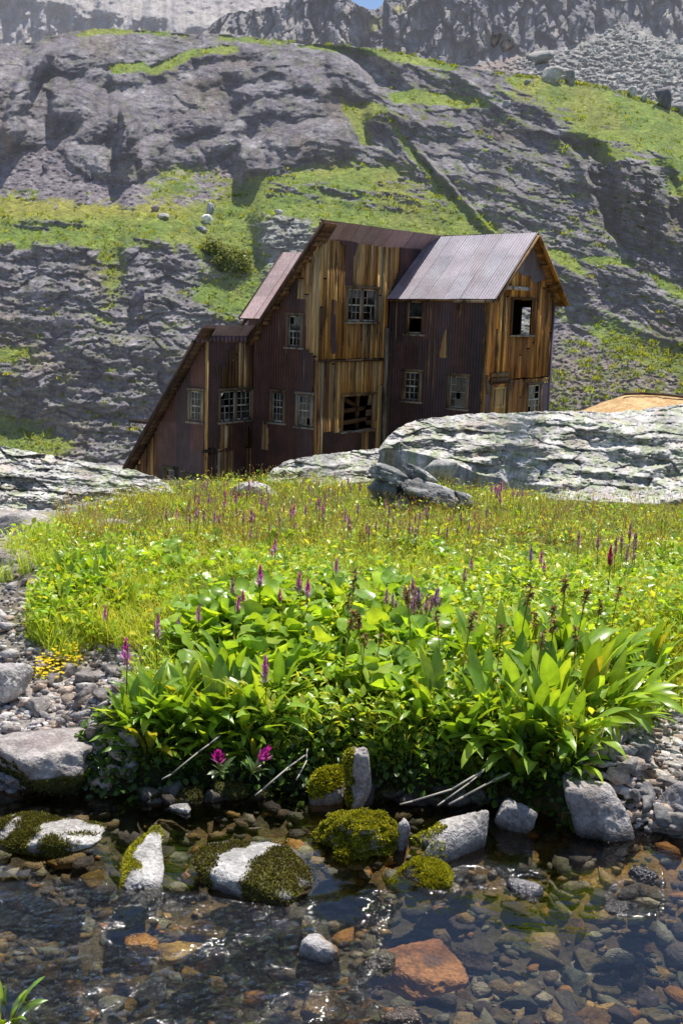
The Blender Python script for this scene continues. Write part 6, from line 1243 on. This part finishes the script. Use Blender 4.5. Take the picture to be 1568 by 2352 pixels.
far_flowers(30, [(870, 1480), (900, 1450), (1000, 1440), (1010, 1480), (960, 1500)], ['dull', 'lilac', 'dull'], 'one of the pale dried spikes bunched in the centre of the meadow', 'pale dried spikes in the centre', 74, .7, 1.)
far_flowers(9, [(1300, 1330), (1330, 1290), (1460, 1320), (1440, 1390)], ['dull'], 'one of the dark withered spikes in the right half of the meadow', 'dark withered spikes on the right', 75, .8, 1.2)
far_flowers(10, [(1120, 1170), (1190, 1150), (1200, 1180), (1130, 1200)], ['mauve', 'hot'], 'one of the purple spikes at the foot of the big outcrop', 'purple spikes at the foot of the outcrop', 76, .7, 1.)
SS = []
for i in range(5):
    s, b = seed_stalk(860 + i); SS.append([('stem', s.mesh('stem', True), M_LEAF), ('seed_head', b.mesh('seed_head', True), M_GRASS)])
X, Y = scatter_px(13, [(980, 1560), (1010, 1500), (1400, 1500), (1460, 1560), (1400, 1640), (1100, 1660)], 64)
for i, (x, y) in enumerate(zip(X, Y)): place('seed_stalk', 0, SS[i % 5], ground_at(x, y)[0], rp.uniform(.8, 1.2), rp.uniform(0, 6.28), 'one of the brown seed stalks rising from the right leaf clumps', 'seed stalk', 'brown seed stalks on the right')
X, Y = scatter_px(7, [(700, 1540), (800, 1500), (960, 1540), (940, 1640), (760, 1620)], 65)
for i, (x, y) in enumerate(zip(X, Y)): place('seed_stalk', 0, SS[i % 5], ground_at(x, y)[0], rp.uniform(.7, 1.1), rp.uniform(0, 6.28), 'one of the brown seed stalks among the central round leaves', 'seed stalk', 'brown seed stalks in the centre')
# yellow flowers on the gravel, yellow moss cushion
X, Y = scatter_px(120, [(78, 1545), (110, 1520), (170, 1505), (192, 1520), (180, 1560), (120, 1580), (85, 1570)], 66); g = ground_at(X, Y); n = len(g); c = pick(rp, [(.8, .66, .02), (.85, .74, .04), (.7, .56, .02)], n); mb = MB()
ctr = g.mean(0); hz = rp.uniform(.02, .06, n); lf = MB(); put(lf, strips(g - ctr, rp.uniform(0, 6.28, n), rp.uniform(.02, .05, n), .008, np.radians(rp.uniform(20, 80, n)), .4, P_lance(3), .2, 0, pick(rp, TINY, n)))
o = empty('yellow_flower_patch', ctr); tag(o, 'low cushion of tiny yellow flowers on the left gravel', 'flowers'); add_obj('leaves', lf.mesh('leaves'), M_LEAF, o)
for k in range(5): put(mb, strips(g - ctr + np.stack([0 * hz, 0 * hz, hz], 1), k * 1.257 + rp.uniform(0, .2, n), .010, .009, np.radians(35), .2, P_round(3), .1, 0, c))
add_obj('blossoms', mb.mesh('blossoms'), M_BLOOM, o)
# dry pale stems lying over the bank
def stem(pts, rad, label, c=(.40, .37, .32)):
    b = MB(); q = [at_y(np.array(float(x)), np.array(float(y)), d) for x, y, d in pts]
    q = [q[0]] + [(q[i] * 2 + q[i + 1]) / 3 + rp.normal(size=3) * .003 for i in range(len(q) - 1)] + [(q[i] + q[i + 1] * 2) / 3 for i in range(len(q) - 2, len(q) - 1)] + [q[-1]]
    for u, v in zip(q[:-1], q[1:]): b.beam(u, v, rad * 1.2, rad * 1.0, np.array(c) * rp.uniform(.8, 1.15))
    tag(b.build('dry_stem', M_DRY), label, 'dry stem')
stem([(372, 1790, 3.50), (430, 1750, 3.52), (505, 1690, 3.6)], .0035, 'pale dry stem slanting over the bank under the left clumps'); stem([(585, 1828, 3.42), (640, 1780, 3.46), (700, 1735, 3.55)], .0035, 'bleached twig leaning into the water left of the mossy bank rock'); stem([(680, 1792, 3.5), (700, 1755, 3.55), (706, 1720, 3.6)], .003, 'short grey twig beside the mossy bank rock')
stem([(918, 1848, 3.42), (1010, 1830, 3.44), (1085, 1785, 3.5), (1160, 1730, 3.58)], .0045, 'longest bleached stem at the water line under the right clumps'); stem([(1005, 1850, 3.40), (1060, 1815, 3.45), (1110, 1770, 3.52)], .0035, 'middle bleached stem at the water line under the right clumps'); stem([(1030, 1848, 3.38), (1120, 1800, 3.45), (1170, 1775, 3.5)], .0045, 'thick bleached stem lying lowest under the right clumps')
stem([(1372, 1790, 3.55), (1420, 1730, 3.58), (1402, 1645, 3.62)], .005, 'pale bent stalk hanging over the right gravel'); stem([(1368, 1795, 3.53), (1412, 1750, 3.55), (1428, 1690, 3.6)], .003, 'thin stalk beside the pale bent stalk on the right gravel')
# willow bush on the slope left of the mill
def bush(px, py, w, h, n, label, cols, seed, name='willow_bush'):
    r = np.random.default_rng(seed); p = on_hill(px, py); sl = np.linalg.norm(p - EYE); Wd, H = w / FOC * sl, h / FOC * sl; mb = MB(); d = r.normal(size=(n, 3)); d /= np.linalg.norm(d, axis=1)[:, None]; d[:, 2] = np.abs(d[:, 2])
    rad = r.uniform(.55, 1., (n, 1)) * (1 + .35 * fbm(d[:, 0] * 2.2, d[:, 1] * 2.2, d[:, 2] * 2.2 + seed, 3))[:, None]; q = d * rad * [Wd / 2, Wd * .4, H]
    c = pick(r, cols, n); put(mb, strips(q, r.uniform(0, 6.28, n), r.uniform(.12, .26, n), .09, np.radians(r.uniform(-10, 80, n)), .4, P_oval(2), .2, r.normal(size=n), c))
    o = mb.build(name, M_LEAF, None, False, p - [0, 0, .1 * H]); tag(o, label, 'bush'); o.name = name
BC_ = [(.15, .19, .09), (.20, .24, .11), (.11, .15, .07), (.26, .29, .15)]
bush(532, 622, 100, 60, 3600, 'large grey-green willow bush on the slope left of the mill', BC_, 5); bush(486, 584, 66, 36, 1900, 'smaller willow bush uphill of the large one', BC_, 6)

# tufts of grass and low shrubs that break up the far slope
X, Y = scatter_px(26000, [(-250, 60), (1800, 60), (1800, 1150), (-250, 1150)], 95); Pq, vq, lq = on_hill_many(X, Y); k = rp.random(len(X)) < np.where(lq > .3, .5 * (vq > .25), vq * .22); Pq, lq = Pq[k], lq[k]
nb = 9; n = len(Pq) * nb; q = np.repeat(Pq, nb, 0); sz = np.repeat(rp.uniform(.16, .34, len(Pq)) * lerp(1., 1.25, lq), nb); c = pick(rp, [(.34, .42, .07), (.28, .37, .065), (.42, .43, .08), (.24, .31, .06)], len(Pq), .8, 1.15); c = np.repeat(c, nb, 0) * rp.uniform(.8, 1.2, (n, 1))
q = q + rp.normal(size=(n, 3)) * (sz * .5)[:, None] * [1, 1, .25]
V, F_, C = blades(q - [0, 0, .04], np.stack([rp.normal(size=n) * .6, rp.normal(size=n) * .6, np.ones(n)], 1), sz * rp.uniform(.6, 1.2, n), .06, rp, [(1, 1, 1)]); C = np.repeat(c, 3, 0)
tag(add_obj('hillside_grass', make_mesh('hillside_grass', V, F_, C), M_GRASS), 'tufts of grass over the far slope', None, None, 'stuff')
# ================================================================ light, sky, camera
SUN = np.array([.17, .30, .94]); SUN /= np.linalg.norm(SUN)
elev = math.asin(SUN[2]); az = math.atan2(SUN[0], SUN[1])
W = bpy.data.worlds.new('World'); scene.world = W; W.use_nodes = True
nt = W.node_tree; bg = nt.nodes['Background']
sky = nt.nodes.new('ShaderNodeTexSky'); sky.sky_type = 'NISHITA'; sky.sun_disc = False
sky.sun_elevation = elev; sky.sun_rotation = az; sky.altitude = 3000; sky.air_density = 1.0; sky.dust_density = 4.0; sky.ozone_density = 1.2
nt.links.new(sky.outputs[0], bg.inputs[0]); bg.inputs[1].default_value = .15
sl = bpy.data.lights.new('sun', 'SUN'); sl.energy = 6.2; sl.angle = radians(.5); sl.color = (1, .955, .88)
so = bpy.data.objects.new('sun', sl); col.objects.link(so); so.location = (10, 20, 40)
from mathutils import Vector, Matrix
so.rotation_euler = Vector(SUN).to_track_quat('Z', 'Y').to_euler()
cd = bpy.data.cameras.new('camera'); cam = bpy.data.objects.new('camera', cd); col.objects.link(cam)
cd.sensor_fit = 'VERTICAL'; cd.sensor_height = 36.; cd.lens = 36. * FOC / 2352.; cd.clip_start = .05; cd.clip_end = 5000
cam.matrix_world = Matrix(((RGT[0], UPV[0], -FWD[0], EYE[0]), (RGT[1], UPV[1], -FWD[1], EYE[1]), (RGT[2], UPV[2], -FWD[2], EYE[2]), (0, 0, 0, 1)))
scene.camera = cam
scene.view_settings.view_transform = 'Standard'; scene.view_settings.look = 'None'; scene.view_settings.exposure = 0; scene.view_settings.gamma = 1
scene.render.engine = 'CYCLES'
cy = scene.cycles
cy.use_denoising = True
try: cy.denoiser = 'OPENIMAGEDENOISE'
except Exception: pass
cy.max_bounces = 5; cy.diffuse_bounces = 3; cy.glossy_bounces = 2; cy.transparent_max_bounces = 6; cy.transmission_bounces = 2
cy.caustics_reflective = False; cy.caustics_refractive = False
cy.sample_clamp_indirect = 6.0
